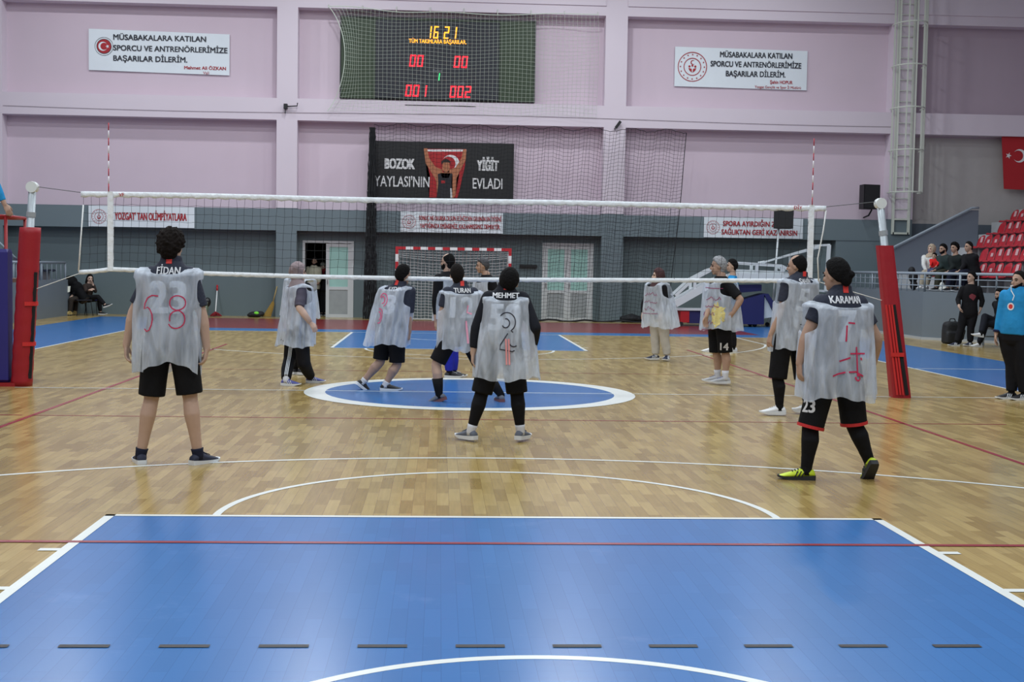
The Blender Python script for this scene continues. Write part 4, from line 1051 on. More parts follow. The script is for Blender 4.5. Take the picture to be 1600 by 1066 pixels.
# ------------------------------------------------------------------ safety nets hanging on the end wall
rn = random.Random(11)
sn = empty('safety_net', (2, 21.6, 0), 'tall black safety net hanging in front of the goal wall from floor to beam', 'net')
def net_x(u, v):     # u across 0..1, v down 0..1
    xt = -2.35 + 9.15 * u; xb = -2.35 + 8.70 * u
    return xt + (xb - xt) * v
t = MB(); NC, NR = 84, 52
def sn_pt(i, j):
    u, v = i / NC, j / NR
    x = net_x(u, v) + .02 * math.sin(i * 1.7 + j * .15)
    fold = .10 * math.sin(u * 34) + .05 * math.sin(u * 71 + 1)
    z = 5.62 * (1 - v) + .03 - .05 * math.sin(u * 52 + v * 5) * (1 - .4 * v) - .02 * abs(math.sin(i * 1.57))
    return (x, 21.62 + fold * .6, max(z, .01))
for i in range(NC + 1):
    t.tube([sn_pt(i, j) for j in range(0, NR + 1, 2)], .0042, 3, caps=False)
for j in range(0, NR + 1):
    t.tube([sn_pt(i, j) for i in range(NC + 1)], .0042, 3, caps=False)
t.build('netting', [BLACKCORD], sn)
t = MB()
for k in range(80):
    jx = rn.uniform(-1, 1); x0_ = -2.40; y0_ = 21.62 + rn.uniform(-.12, .12)
    pts = [(x0_ + jx * (.07 + .13 * (1 - z / 5.55)) + rn.uniform(-.03, .03) - .02 * (1 - z / 5.5), y0_ + rn.uniform(-.04, .04), z) for z in np.linspace(0, 5.55, 22)]
    t.tube(pts, .0075, 3, caps=False)
o_ = t.build('gathered_netting', [BLACKCORD], sn); o_['kind'] = 'stuff'
t = MB(); t.tube([sn_pt(i, NR) for i in range(0, NC + 1, 2)], .03, 6); t.build('hem_rope', [BLACKCORD], sn)
t = MB(); t.tube([sn_pt(NC, j) for j in range(0, NR + 1, 2)], .012, 5); t.build('edge_rope', [BLACKCORD], sn)
t = MB(); t.tube([sn_pt(i, 0) for i in range(NC + 1)], .008, 5); t.build('top_rope', [BLACKCORD], sn)

wn = empty('safety_net', (0, 21.7, 6.0), 'white net stretched across the front of the scoreboard', 'net')
NC2, NR2 = 64, 27
def wn_pt(i, j):
    u, v = i / NC2, j / NR2
    x = -3.72 + 7.85 * u
    if u < .12: x += (.12 - u) / .12 * (.55 * math.sin(v * PI) ** .8 * (1 - .15 * v))
    z = 9.02 - .10 * math.sin(u * PI) * (1 - v) - v * 3.0 + .03 * math.sin(u * 17 + v * 6)
    y = 21.85 - .25 * math.sin(PI * min(1, v * 1.15)) - .04 * math.sin(u * 21)
    return (x, y, z)
t = MB()
for i in range(NC2 + 1):
    t.tube([wn_pt(i, j) for j in range(NR2 + 1)], .0036, 3, caps=False)
for j in range(NR2 + 1):
    t.tube([wn_pt(i, j) for i in range(NC2 + 1)], .0036, 3, caps=False)
PALECORD = mat('pale_cord', srgb(200, 210, 196), .8)
t.build('netting', [PALECORD], wn)
t = MB(); t.tube([wn_pt(i, 0) for i in range(NC2 + 1)], .012, 5); t.tube([wn_pt(0, j) for j in range(NR2 + 1)], .012, 5); t.build('edge_rope', [PALECORD], wn)
for i in range(0, NC2 + 1, 8):
    q = wn_pt(i, 0); t = MB(); t.tube([q, (q[0], 22.0, 9.1)], .01, 5); t.build('hook', [PALECORD], wn)

# ------------------------------------------------------------------ handball goal
gl = empty('handball_goal', (0, 20, 0), 'red and white striped handball goal with a white net', 'goal')
GR = mat('goal_red', srgb(178, 26, 38), .45); GW = mat('goal_white', srgb(226, 228, 228), .45)
gx0, gx1 = -1.60, 1.56
for nm, p, q in (('post', (gx0, 20, 0), (gx0, 20, 2.10)), ('post', (gx1, 20, 0), (gx1, 20, 2.10)), ('crossbar', (gx0 + .04, 20, 2.06), (gx1 - .04, 20, 2.06))):
    a = MB(); p = Vector(p); q = Vector(q)
    L = (q - p).length; n = 10 if nm == 'post' else 15
    for k in range(n):
        s0, s1 = k / n, (k + 1) / n
        c0, c1 = p.lerp(q, s0), p.lerp(q, s1)
        red = (k % 2 == 1) if nm == 'post' else (k % 2 == 0)
        a.beam(c0, c1, .08, .08, 0 if red else 1)
    a.build(nm, [GR, GW], gl)
t = MB(); t.tube([(gx0, 20, 2.05), (gx0, 20.85, 2.0), (gx0, 21.15, .03), (gx1, 21.15, .03), (gx1, 20.85, 2.0), (gx1, 20, 2.05)], .018, 6); t.build('back_frame', [GW], gl)
t = MB()
ng = 29
for i in range(ng + 1):
    x = gx0 + .04 + (gx1 - gx0 - .08) * i / ng
    sag = .10 * math.sin(PI * i / ng)
    t.tube([(x, 20.03, 2.03), (x, 20.45, 1.93 - sag), (x, 20.8, 1.75 - sag), (x, 20.98, 1.2), (x, 21.05, .6), (x, 21.1, .03)], .0055, 3, caps=False)
for j in range(20):
    z = .05 + 1.65 * j / 19
    y = 20.80 + .3 * (1 - z / 1.75)
    t.tube([(gx0 + .04 + (gx1 - gx0 - .08) * k / 20, y + .02, z - .09 * math.sin(PI * k / 20) * (z / 1.7) + .012 * (k % 2)) for k in range(21)], .0055, 3, caps=False)
    for x in (gx0 + .04, gx1 - .04):
        t.tube([(x, 20.02, z + .1), (x, y, z)], .0055, 3, caps=False)
for k in range(1, 5):
    t.tube([(gx0 + .04 + (gx1 - gx0 - .08) * i / 20, 20.03 + .17 * k, 2.02 - .05 * k - .025 * k * math.sin(PI * i / 20)) for i in range(21)], .0055, 3, caps=False)
t.build('goal_net', [ROPE], gl)

# ------------------------------------------------------------------ portable basketball hoop folded away at the right
bh = empty('portable_basketball_hoop', (8.2, 20.2, 0), 'white portable basketball hoop folded down, with navy pads, in the right corner', 'basketball hoop')
HW = mat('white_painted_steel', srgb(214, 222, 226), .45); NAVY = mat('navy_pad_vinyl', srgb(30, 34, 92), .55, noise=.08, nscale=5)
t = MB()
for yy in (19.75, 20.35):
    for a, b in (((6.21, .62), (7.24, 1.22)), ((7.24, 1.22), (7.97, 1.42)), ((7.97, 1.42), (9.5, 1.40))):
        t.beam((a[0], yy, a[1]), (b[0], yy, b[1]), .16, .2)
t.prism([(7.9, 1.32), (9.5, 1.30), (9.5, 1.58), (7.95, 1.62)], 'y', 19.8, 20.3)
t.build('lift_arm', [HW], bh)
t = MB()
for yy in (19.72, 20.38):
    for a, b in (((6.21, .85), (6.7, 1.31)), ((6.7, 1.31), (7.2, 1.58)), ((7.2, 1.58), (7.96, 1.80)), ((7.96, 1.80), (9.2, 1.74)), ((9.2, 1.74), (9.48, 1.60))):
        t.beam((a[0], yy, a[1]), (b[0], yy, b[1]), .07, .07)
    for x, z0, z1 in ((6.75, 1.0, 1.33), (8.5, 1.45, 1.78), (9.22, 1.42, 1.74)):
        t.beam((x, yy, z0), (x, yy, z1), .08, .08)
t.build('upper_rail', [HW], bh)
t = MB(); t.beam((8.69, 19.95, 1.81), (10.40, 19.95, 2.34), .05, .05); t.beam((8.69, 20.15, 1.81), (10.40, 20.15, 2.27), .04, .04); t.tube([(8.62, 20.05, 1.80), (8.80, 20.05, 1.83)], .05, 10)
t.build('boom', [HW], bh)
bb = MB(); bb.beam((10.42, 19.3, 2.34), (10.37, 19.3, 1.05), .09, .09); bb.beam((10.42, 20.9, 2.34), (10.37, 20.9, 1.05), .06, .06); bb.beam((10.42, 19.3, 2.34), (10.42, 20.9, 2.34), .06, .06); bb.beam((10.37, 19.3, 1.05), (10.37, 20.9, 1.05), .06, .06)
bb.box(9.55, 9.6, 20.2, 20.25, 1.3, 2.05)
bbo = bb.build('backboard_frame', [HW], bh)
t = MB(); t.quad((10.40, 19.3, 2.3), (10.37, 19.3, 1.08), (10.37, 20.9, 1.08), (10.40, 20.9, 2.3)); t.build('glass_backboard', [glass_mat('clear_backboard', srgb(150, 170, 174), .25)], bbo)
t = MB(); t.prism([(8.0, .72), (8.70, .93), (8.72, .08), (7.4, .08), (7.4, .5)], 'y', 19.6, 20.5); t.build('base_pad', [NAVY], bh)
t = MB(); t.prism([(8.70, .93), (8.82, .95), (9.25, .35), (9.12, .25)], 'y', 19.6, 20.5); t.build('side_pad', [NAVY], bh)
t = MB(); t.prism([(8.0, .95), (8.7, 1.02), (8.7, 1.2), (8.05, 1.18)], 'y', 19.9, 20.4); t.prism([(7.6, .9), (7.95, 1.0), (7.95, 1.2), (7.65, 1.1)], 'y', 19.7, 20.2); t.build('arm_pad', [NAVY], bh)
t = MB(); t.box(6.62, 7.3, 19.8, 20.4, .08, .42); t.build('low_pad', [NAVY], bh)
t = MB(); t.box(6.38, 6.63, 19.78, 20.38, .1, .42); t.build('red_weight', [mat('red_weight_paint', srgb(176, 26, 36), .5)], bh)
t = MB(); t.box(6.2, 7.2, 19.75, 20.35, .44, .50); t.prism([(8.74, .9), (8.95, .5), (9.05, .3), (8.74, .25)], 'y', 19.7, 20.4); t.build('base_frame', [HW], bh)
t = MB()
for x in (6.4, 7.2, 8.5, 9.0):
    t.tube([(x, 19.75, .06), (x, 19.82, .06)], .06, 12); t.tube([(x, 20.3, .06), (x, 20.37, .06)], .06, 12)
t.build('castor', [mat('dark_rubber', srgb(30, 30, 32), .7)], bh)

# loudspeakers
SPK = mat('black_speaker_cabinet', srgb(20, 21, 24), .55, noise=.1, nscale=30); GRILL = mat('speaker_grille', srgb(28, 29, 32), .7, bump=.4, bscale=160)
def speaker(root, cx, cz, y, w, h, d, rot):
    mb = MB(); c, s_ = math.cos(rot), math.sin(rot)
    poly = [(-w / 2, 0), (w / 2, 0), (w * .32, d), (-w * .32, d)]
    poly = [(cx + p * c - q * s_, y + p * s_ + q * c) for p, q in poly]
    mb.prism(poly, 'z', cz - h / 2, cz + h / 2)
    cab = mb.build('cabinet', [SPK], root)
    g = MB(); n = Vector((s_, -c, 0)) * .012
    a = Vector((cx - w * .46 * c, y - w * .46 * s_, 0)) + n; b_ = Vector((cx + w * .46 * c, y + w * .46 * s_, 0)) + n
    g.quad((a.x, a.y, cz - h * .46), (b_.x, b_.y, cz - h * .46), (b_.x, b_.y, cz + h * .46), (a.x, a.y, cz + h * .46))
    g.build('grille', [GRILL], root)
s1 = empty('loudspeaker', (12.4, 21.6, 3.4), 'black loudspeaker fixed to the wall above the gray beam, left of the caged ladder', 'loudspeaker')
speaker(s1, 12.33, 3.83, 21.5, .55, .72, .4, .25)
t = MB(); t.tube([(12.4, 21.7, 3.45), (12.4, 21.95, 3.3), (12.4, 22.4, 3.25)], .025, 8); t.build('wall_bracket', [SPK], s1)
s2 = empty('loudspeaker', (9.3, 21.0, 1.5), 'black loudspeaker on a thin pole above the folded basketball hoop', 'loudspeaker')
speaker(s2, 9.5, 3.12, 20.75, .56, .6, .42, -.3)
t = MB(); t.tube([(9.42, 20.95, 2.85), (9.28, 20.95, 0.02)], .028, 8); t.build('stand_pole', [HW], s2, smooth=True)
t = MB()
for a in (0, 2.1, 4.2):
    t.tube([(9.29, 20.95, .6), (9.28 + .45 * math.cos(a), 20.95 + .45 * math.sin(a), .02)], .018, 6)
t.build('tripod_legs', [HW], s2)

# caged ladder
CREAM = mat('cream_painted_steel', srgb(206, 212, 200), .5)
ld_ = empty('caged_ladder', (13.4, 21.9, 2.75), 'cream caged ladder climbing the end wall at the right', 'ladder')
t = MB()
for x in (13.14, 13.62): t.beam((x, 21.95, 2.75), (x, 21.95, 12), .075, .06)
t.beam((13.14, 21.95, 2.78), (13.62, 21.95, 2.78), .06, .06); t.beam((13.14, 21.95, 3.2), (13.62, 21.95, 3.2), .05, .05)
t.build('side_rails', [CREAM], ld_)
z = 3.5
while z < 11.5:
    t = MB(); t.tube([(13.14, 21.95, z), (13.62, 21.95, z)], .014, 6); t.build('rung', [CREAM], ld_); z += .32
def cage(a): return (13.41 + .46 * math.cos(a), 21.75 - .62 * math.sin(a) * 1.0)
angs = np.linspace(.02, PI - .02, 7)
for zc in (3.98, 5.22, 6.46, 7.7, 8.94, 10.18):
    t = MB(); t.tube([(13.87, 21.97, zc)] + [(*cage(a), zc) for a in np.linspace(0, PI, 20)] + [(12.95, 21.97, zc)], .022, 6); t.build('cage_hoop', [CREAM], ld_)
for a in angs:
    t = MB(); x, yv = cage(a); t.beam((x, yv, 3.95), (x, yv, 11.5), .04, .02); t.build('cage_bar', [CREAM], ld_)

# red feather flag at the right edge
ff = empty('feather_flag', (16.5, 22.1, 4.1), 'tall red flag with a white crescent and star hanging at the right edge', 'flag')
poly = [(16.58, 4.18), (16.41, 6.30), (16.75, 6.27), (17.1, 6.15), (17.4, 5.9), (17.6, 5.5), (17.68, 4.15)]
t = MB(); t.prism(poly, 'y', 22.10, 22.115); t.build('flag_cloth', [mat('red_flag_cloth', srgb(176, 30, 38), .7, noise=.08, nscale=3)], ff)
t = MB(); crescent(t, 17.02, 5.18, 22.09, .20, 0, False); star(t, 16.68, 5.18, 22.09, .10, 0, 0); t.build('crescent_and_star', [WHITEINK], ff)
t = MB(); t.tube([(17.7, 22.14, 3.6), (17.7, 22.14, 5.4), (17.5, 22.14, 5.95), (17.0, 22.14, 6.25)], .012, 6); t.build('flag_pole', [STEEL], ff)

# camera bracket on the left column, slot heater, cable along the beam
t = MB(); cb = empty('wall_camera', (-4.9, 21.95, 6.1), 'small black camera bracket on the left wall column', 'camera')
t.box(-4.98, -4.88, 21.82, 22.0, 6.06, 6.2); t.build('camera_body', [SPK], cb)
t = MB(); t.tube([(-4.88, 21.9, 6.13), (-4.6, 21.9, 6.15), (-4.59, 21.9, 6.24)], .018, 6); t.tube([(-4.94, 21.9, 6.06), (-4.94, 21.9, 5.92)], .014, 6); t.build('bracket_arm', [SPK], cb)
t = MB(); cb = empty('wall_clamp', (4.82, 21.95, 5.8), 'small dark clamp holding the black net on the right column', 'clamp')
t.beam((4.72, 21.9, 5.72), (4.86, 21.9, 5.92), .06, .08); t.tube([(4.7, 21.9, 5.70), (4.7, 21.98, 5.70)], .02, 6); t.build('clamp_arm', [SPK], cb)
t = MB(); t.box(1.98, 2.50, 22.36, 22.45, 1.575, 1.66); t.box(2.0, 2.48, 22.35, 22.36, 1.60, 1.63)
tag(t.build('wall_heater', [SPK], origin=(2.2, 22.4, 1.6)), 'thin black slot unit on the gray wall between goal and double door', 'wall unit')
t = MB(); t.tube([(x, 21.985, 5.98 - .04 * math.sin((x + 13) * .33)) for x in np.linspace(-13, 13, 60)], .006, 4)
tag(t.build('cable', [mat('thin_gray_cable', srgb(140, 130, 138), .6)], origin=(0, 22, 5.9)), 'thin gray cable running along the pink middle beam', 'cable')

# ------------------------------------------------------------------ things along the walls
# bin with a black bag
bn = empty('waste_bin', (-7.35, 21.75, 0), 'pale green waste bin with a black bag, against the gray wall at the left', 'bin')
t = MB(); rings = [[(-7.33 + w * cx_, 21.75 + w * cy_, z) for cx_, cy_ in ((1, -.8), (1, .8), (-1, .8), (-1, -.8))] for z, w in ((0, .17), (.42, .24))]
t.loft(rings); t.build('bin_body', [mat('pale_green_plastic', srgb(138, 156, 136), .5)], bn)
t = MB(); t.ellipsoid((-7.33, 21.75, .44), (.27, 0, 0), (0, .22, 0), (0, 0, .11), 18, 10); t.ellipsoid((-7.12, 21.7, .42), (.10, 0, 0), (0, .1, 0), (0, 0, .14)); 
o_ = remesh_object(t, 'bin_bag', [mat('black_plastic_bag', srgb(16, 16, 18), .35, bump=.6, bscale=25)], bn, .02, 2)
mp = empty('mop', (-6.9, 21.7, 0), 'red mop with a white handle leaning on the gray wall', 'mop')
t = MB(); t.tube([(-6.90, 21.75, .1), (-6.96, 22.4, .80)], .018, 8); t.build('handle', [GW], mp, smooth=True)
t = MB(); t.tube([(-6.955, 22.34, .74), (-6.965, 22.42, .90)], .026, 8); o_ = t.build('grip', [GR], mp, smooth=True)
t = MB()
for k in range(46):
    a = rn.uniform(0, 2 * PI); rr = rn.uniform(.08, .2)
    t.tube([(-6.9, 21.75, .14), (-6.9 + rr * .6 * math.cos(a), 21.75 + rr * .5 * math.sin(a), .08), (-6.9 + rr * math.cos(a), 21.75 + rr * .7 * math.sin(a), .015)], .012, 5)
o_ = t.build('mop_head', [mat('red_mop_yarn', srgb(124, 18, 30), .9)], mp)
br_ = empty('broom', (-5.4, 21.8, 0), 'straw broom leaning against the left wall column', 'broom')
t = MB(); t.tube([(-5.26, 21.85, .42), (-5.16, 22.0, .90)], .018, 8); t.build('handle', [mat('cane', srgb(150, 130, 84), .7)], br_, smooth=True)
t = MB()
rings = []
for k, (z, w) in enumerate(((.46, .03), (.38, .06), (.25, .085), (.1, .11), (.012, .14))):
    cx_ = -5.25 - .20 * (1 - z / .46) ** 1.3
    rings.append([(cx_ + w * math.cos(a) * (1 + .08 * math.sin(a * 9)), 21.82 + .05 * math.sin(a), z) for a in np.linspace(0, 2 * PI, 18, endpoint=False)])
t.loft(rings); t.build('straw_head', [mat('broom_straw', srgb(150, 122, 58), .9, noise=.3, nscale=40, bump=.6, bscale=80)], br_)
sbag = empty('sports_bag', (-5.75, 21.7, 0), 'black bag with a bright green patch lying beside the straw broom', 'bag')
t = MB(); t.ellipsoid((-5.74, 21.7, .08), (.22, 0, 0), (0, .15, 0), (0, 0, .09)); t.ellipsoid((-5.6, 21.72, .10), (.12, 0, 0), (0, .12, 0), (0, 0, .08)); t.ellipsoid((-5.88, 21.68, .06), (.1, 0, 0), (0, .1, 0), (0, 0, .06))
remesh_object(t, 'bag_body', [mat('black_bag_cloth', srgb(20, 22, 26), .7, bump=.4, bscale=20)], sbag, .02, 2)
t = MB(); t.ellipsoid((-5.70, 21.60, .12), (.075, 0, 0), (0, .05, 0), (0, 0, .05), 14, 8); t.build('green_patch', [mat('bright_green_cloth', srgb(120, 220, 60), .6)], sbag, smooth=True)
t = MB(); t.ellipsoid((5.28, 21.75, .11), (.3, 0, 0), (0, .16, 0), (0, 0, .12), 20, 10); t.ellipsoid((5.05, 21.75, .1), (.12, 0, 0), (0, .13, 0), (0, 0, .1)); t.ellipsoid((5.5, 21.75, .1), (.12, 0, 0), (0, .13, 0), (0, 0, .1)); t.tube([(5.1, 21.7, .2), (5.28, 21.7, .26), (5.45, 21.7, .2)], .02, 6)
tag(remesh_object(t, 'duffel_bag', [mat('black_bag_cloth', srgb(20, 22, 26), .7)], None, .02, 2, origin=(5.28, 21.75, 0)), 'black duffel bag lying at the foot of the right wall column', 'bag')
t = MB()
def rbox(t, c, w, d, h, top=.8):
    rings = []
    for k, (f_, e_) in enumerate(((0, .86), (.06, 1), (.55, 1), (.85, .94), (.96, top), (1.0, top * .7))):
        ring_ = []
        for a in np.linspace(0, 2 * PI, 28, endpoint=False):
            ca, sa = math.cos(a), math.sin(a); kk = (abs(ca) ** 4 + abs(sa) ** 4) ** -.25
            ring_.append((c[0] + w * e_ * ca * kk, c[1] + d * e_ * sa * kk, c[2] + h * f_))
        rings.append(ring_)
    t.loft(rings)
rbox(t, (11.25, 12.5, .005), .21, .16, .5); rbox(t, (11.2, 12.36, .02), .15, .07, .26); t.tube([(11.17, 12.5, .48), (11.2, 12.5, .57), (11.3, 12.5, .57), (11.33, 12.5, .48)], .016, 8); t.tube([(11.44, 12.42, .45), (11.5, 12.38, .3), (11.47, 12.42, .1)], .022, 8)
tag(remesh_object(t, 'backpack', [mat('black_bag_cloth', srgb(20, 22, 26), .7)], None, .014, 2, origin=(11.25, 12.5, 0)), 'large black backpack on the floor behind the person in the black hoodie', 'bag')
t = MB(); t.ellipsoid((11.95, 14.75, 1.22), (.16, 0, 0), (0, .12, 0), (0, 0, .09)); t.ellipsoid((11.86, 14.73, 1.3), (.06, 0, 0), (0, .05, 0), (0, 0, .09)); t.ellipsoid((12.03, 14.75, 1.28), (.05, 0, 0), (0, .05, 0), (0, 0, .08))
tag(remesh_object(t, 'plastic_bag', [mat('white_carrier_plastic', srgb(222, 224, 218), .4, bump=.5, bscale=30)], None, .015, 2, origin=(11.95, 14.75, 1.15)), 'white plastic bag on the stand walkway at the spectators\' feet', 'bag')

t = MB(); t.ellipsoid((11.78, 16.45, 1.50), (.12, 0, 0), (0, .12, 0), (0, 0, .16)); t.ellipsoid((11.72, 16.42, 1.66), (.09, 0, 0), (0, .09, 0), (0, 0, .10)); t.ellipsoid((11.80, 16.45, 1.28), (.10, 0, 0), (0, .1, 0), (0, 0, .13))
tag(remesh_object(t, 'folded_coat', [mat('black_bag_cloth', srgb(20, 22, 26), .7)], None, .015, 3, origin=(11.78, 16.45, 1.15)), 'black bundled coat beside the woman in the white coat', 'coat')

# bench at the right
be = empty('bench', (11.95, 10.9, 0), 'low wooden bench against the parapet under the man in dark clothes', 'bench')
t = MB(); t.box(11.7, 12.25, 9.9, 12.1, .38, .43); t.build('seat', [mat('bench_board', srgb(110, 112, 118), .5)], be)
for yy in (10.0, 11.0, 12.0):
    t = MB(); t.beam((11.76, yy, 0), (11.76, yy, .38), .05); t.beam((12.2, yy, 0), (12.2, yy, .38), .05); t.beam((11.76, yy, .2), (12.2, yy, .2), .03); t.build('leg', [STEEL], be)

# chair of the seated woman, bag beside it
def side_chair(label, cx, cy, rot, colr, back=True):
    ch = empty('chair' if back else 'stool', (cx, cy, 0), label, 'chair' if back else 'stool')
    c, s_ = math.cos(rot), math.sin(rot)
    T = lambda x, y, z: (cx + x * c - y * s_, cy + x * s_ + y * c, z)
    t = MB(); rings = []
    t.loft([[T(*p, .43) for p in ((-.22, -.22), (.22, -.22), (.22, .22), (-.22, .22))], [T(*p, .46) for p in ((-.22, -.22), (.22, -.22), (.22, .22), (-.22, .22))]]); t.build('seat', [colr], ch)
    if back: t = MB(); t.loft([[T(-.22, .20, .55), T(.22, .20, .55), T(.22, .23, .55), T(-.22, .23, .55)], [T(-.2, .25, .82), T(.2, .25, .82), T(.2, .28, .82), T(-.2, .28, .82)]]); t.build('backrest', [colr], ch)
    for x in (-.2, .2):
        t = MB(); t.tube([T(x, -.22, 0), T(x, -.17, .43)], .011, 6); t.build('leg', [BLACK_VELCRO], ch)
        t = MB(); t.tube([T(x, .26, 0), T(x, .19, .43)] + ([T(x, .26, .8)] if back else []), .011, 6); t.build('leg', [BLACK_VELCRO], ch)
hq = PEOPLE['seatedwoman']['hip']; side_chair('blue chair on thin black legs under the seated woman at the left wall', hq[0], hq[1], 1.05, mat('blue_chair_plastic', srgb(36, 44, 130), .45))
hq = PEOPLE['bentwoman']['hip']; side_chair('dark low seat in the left corner under the bent-over spectator', hq[0] - .05, hq[1] - .02, -.88, mat('dark_chair_plastic', srgb(26, 28, 36), .45), back=False)

# ------------------------------------------------------------------ umpire stand and its blue padding
us = empty('umpire_stand', (-6.35, .4, 0), 'red steel umpire stand behind the blue pad at the left edge', 'umpire stand')
REDSTEEL = mat('red_painted_steel', srgb(150, 24, 30), .45)
for x in (-6.9, -5.82):
    for yy in (.25, 1.0):
        t = MB(); t.tube([(x, yy, 0.02), (x, yy, 2.11)], .022, 8); t.build('post', [REDSTEEL], us, smooth=True)
t = MB(); t.tube([(-6.9, .25, 2.11), (-5.76, .25, 2.11)], .022, 8); t.tube([(-6.9, 1.0, 2.11), (-5.82, 1.0, 2.11)], .022, 8); t.tube([(-5.82, .25, 2.11), (-5.82, 1.0, 2.11)], .022, 8); t.build('hand_rail', [REDSTEEL], us, smooth=True)
t = MB(); t.box(-6.92, -5.80, .22, 1.02, 1.28, 1.33); t.build('platform', [mat('platform_board', srgb(90, 60, 50), .6)], us)
t = MB(); t.box(-6.95, -5.62, -.02, .2, 0, .045); t.build('base_bar', [REDSTEEL], us)
bp_ = empty('blue_pad', (-6.3, .1, 0), 'tall dark blue foam pad in front of the umpire stand at the left edge', 'pad')
t = MB()
for x0_, x1_ in ((-7.0, -6.22), (-6.22, -5.72)):
    rings = []
    for z in (.05, .08, 1.66, 1.70):
        e = .03 if z in (.05, 1.70) else 0
        rings.append([(x0_ + e, .0 + e, z), (x1_ - e, .0 + e, z), (x1_ - e * .2, .06, z), (x1_ - e * .2, .18 - e, z), (x0_ + e, .18 - e, z)])
    t.loft(rings)
t.build('pad_cover', [mat('blue_pad_vinyl', srgb(38, 33, 112), .5, noise=.1, nscale=3)], bp_)
# ------------------------------------------------------------------ people
SKIN = [mat('skin_%d' % i, srgb(*c), .55, .35, noise=.07, nscale=22) for i, c in enumerate(((184, 154, 136), (172, 140, 121), (202, 170, 152)))]
HAIRM = {'dark': mat('dark_hair', srgb(24, 20, 19), .85, .15, noise=.4, nscale=60, bump=.5, bscale=70),
         'black': mat('black_hair', srgb(15, 14, 15), .85, .15, noise=.4, nscale=60, bump=.5, bscale=70),
         'brown': mat('brown_hair', srgb(24, 19, 17), .85, .15, noise=.4, nscale=60, bump=.5, bscale=70),
         'gray': mat('gray_hair', srgb(150, 152, 156), .6, .4, noise=.35, nscale=70, bump=.8, bscale=70),
         'pepper': mat('pepper_hair', srgb(70, 70, 74), .6, .4, noise=.5, nscale=70, bump=.8, bscale=70)}
JERSEY = mat('dark_slate_jersey', srgb(46, 50, 64), .75, .25, noise=.25, nscale=30, bump=.3, bscale=40)
BLACKSHIRT = cloth('black', (22, 22, 26))
SHORTS = mat('black_shorts_cloth', srgb(17, 17, 20), .85, .2, noise=.3, nscale=8, bump=.5, bscale=12)
BIB = bib_mat()
PRINT = mat('white_jersey_print', srgb(224, 226, 230), .6)
MARK_R = mat('red_marker', srgb(196, 40, 84), .6); MARK_K = mat('black_marker', srgb(40, 40, 52), .6)
COLLAR = mat('red_collar_patch', srgb(210, 50, 44), .6)
EYE = mat('dark_eye', srgb(26, 20, 18), .3)
SOLE = mat('white_rubber_sole', srgb(218, 222, 226), .5)
V = Vector
def frame(p):
    sh, hip = V(p['sh']), V(p['hip'])
    ps = math.radians(p['psi'])
    f = V((-math.sin(ps), math.cos(ps), 0)); a = V((math.cos(ps), math.sin(ps), 0))
    up = (sh - hip).normalized()
    a = (a - up * a.dot(up)).normalized()
    fw = up.cross(a).normalized()          # forward, square to the trunk
    if fw.dot(f) < 0: fw = -fw
    return sh, hip, up, a, fw, f
def ell_ring(c, a, d, w, h, n=24, e=2.0, back=1.0):
    out_ = []
    for k in range(n):
        t = 2 * PI * k / n
        ct, st = math.cos(t), math.sin(t)
        x = abs(ct) ** (2 / e) * (1 if ct >= 0 else -1); y = abs(st) ** (2 / e) * (1 if st >= 0 else -1)
        out_.append(c + a * (w * x) + d * (h * y))
    return out_
TORSO = [(-.12, .10, .085), (-.07, .158, .118), (0, .172, .122), (.09, .163, .113), (.2, .148, .102), (.31, .158, .108), (.41, .166, .114), (.47, .155, .102), (.52, .125, .084), (.555, .088, .068), (.58, .066, .060), (.62, .060, .056)]
def torso(mb, p, g=0.0, lo=-.2, hi=9, fat=1.0, belly=0.0):
    sh, hip, up, a, fw, f = frame(p); s = p['s']; k = (sh - hip).length / .5
    rings = []
    for t, w, d in TORSO:
        if t < lo or t > hi: continue
        b = belly * max(0, 1 - abs(t - .15) / .2)
        fa = 1 + (fat - 1) * max(0, min(1, (.5 - t) / .2))
        rings.append(ell_ring(hip + up * (t * k) + fw * (b * .6), a, fw, (w * fa + g) * s, (d * fa + b + g) * s, 24, 2.25))
    mb.loft(rings)
def head_frame(p):
    top = V(p['top']); sh = V(p['sh']); s = p['hs'] if 'hs' in p else p['s']
    hp = math.radians(p['hpsi'])
    f = V((-math.sin(hp), math.cos(hp), 0))
    nb = sh + V((0, 0, .05))
    u = ((top - nb).normalized() + V((0, 0, 1.2))).normalized()
    if p.get('nod'):
        f = (f - V((0, 0, p['nod']))).normalized()
    f = (f - u * f.dot(u)).normalized() if not p.get('nod') else f
    u = (u - f * u.dot(f)).normalized()
    r = f.cross(u).normalized()
    hs = .5 + .5 * s if s > .8 else s * 1.25
    c = top - u * .125 * hs
    return c, f, u, r, hs
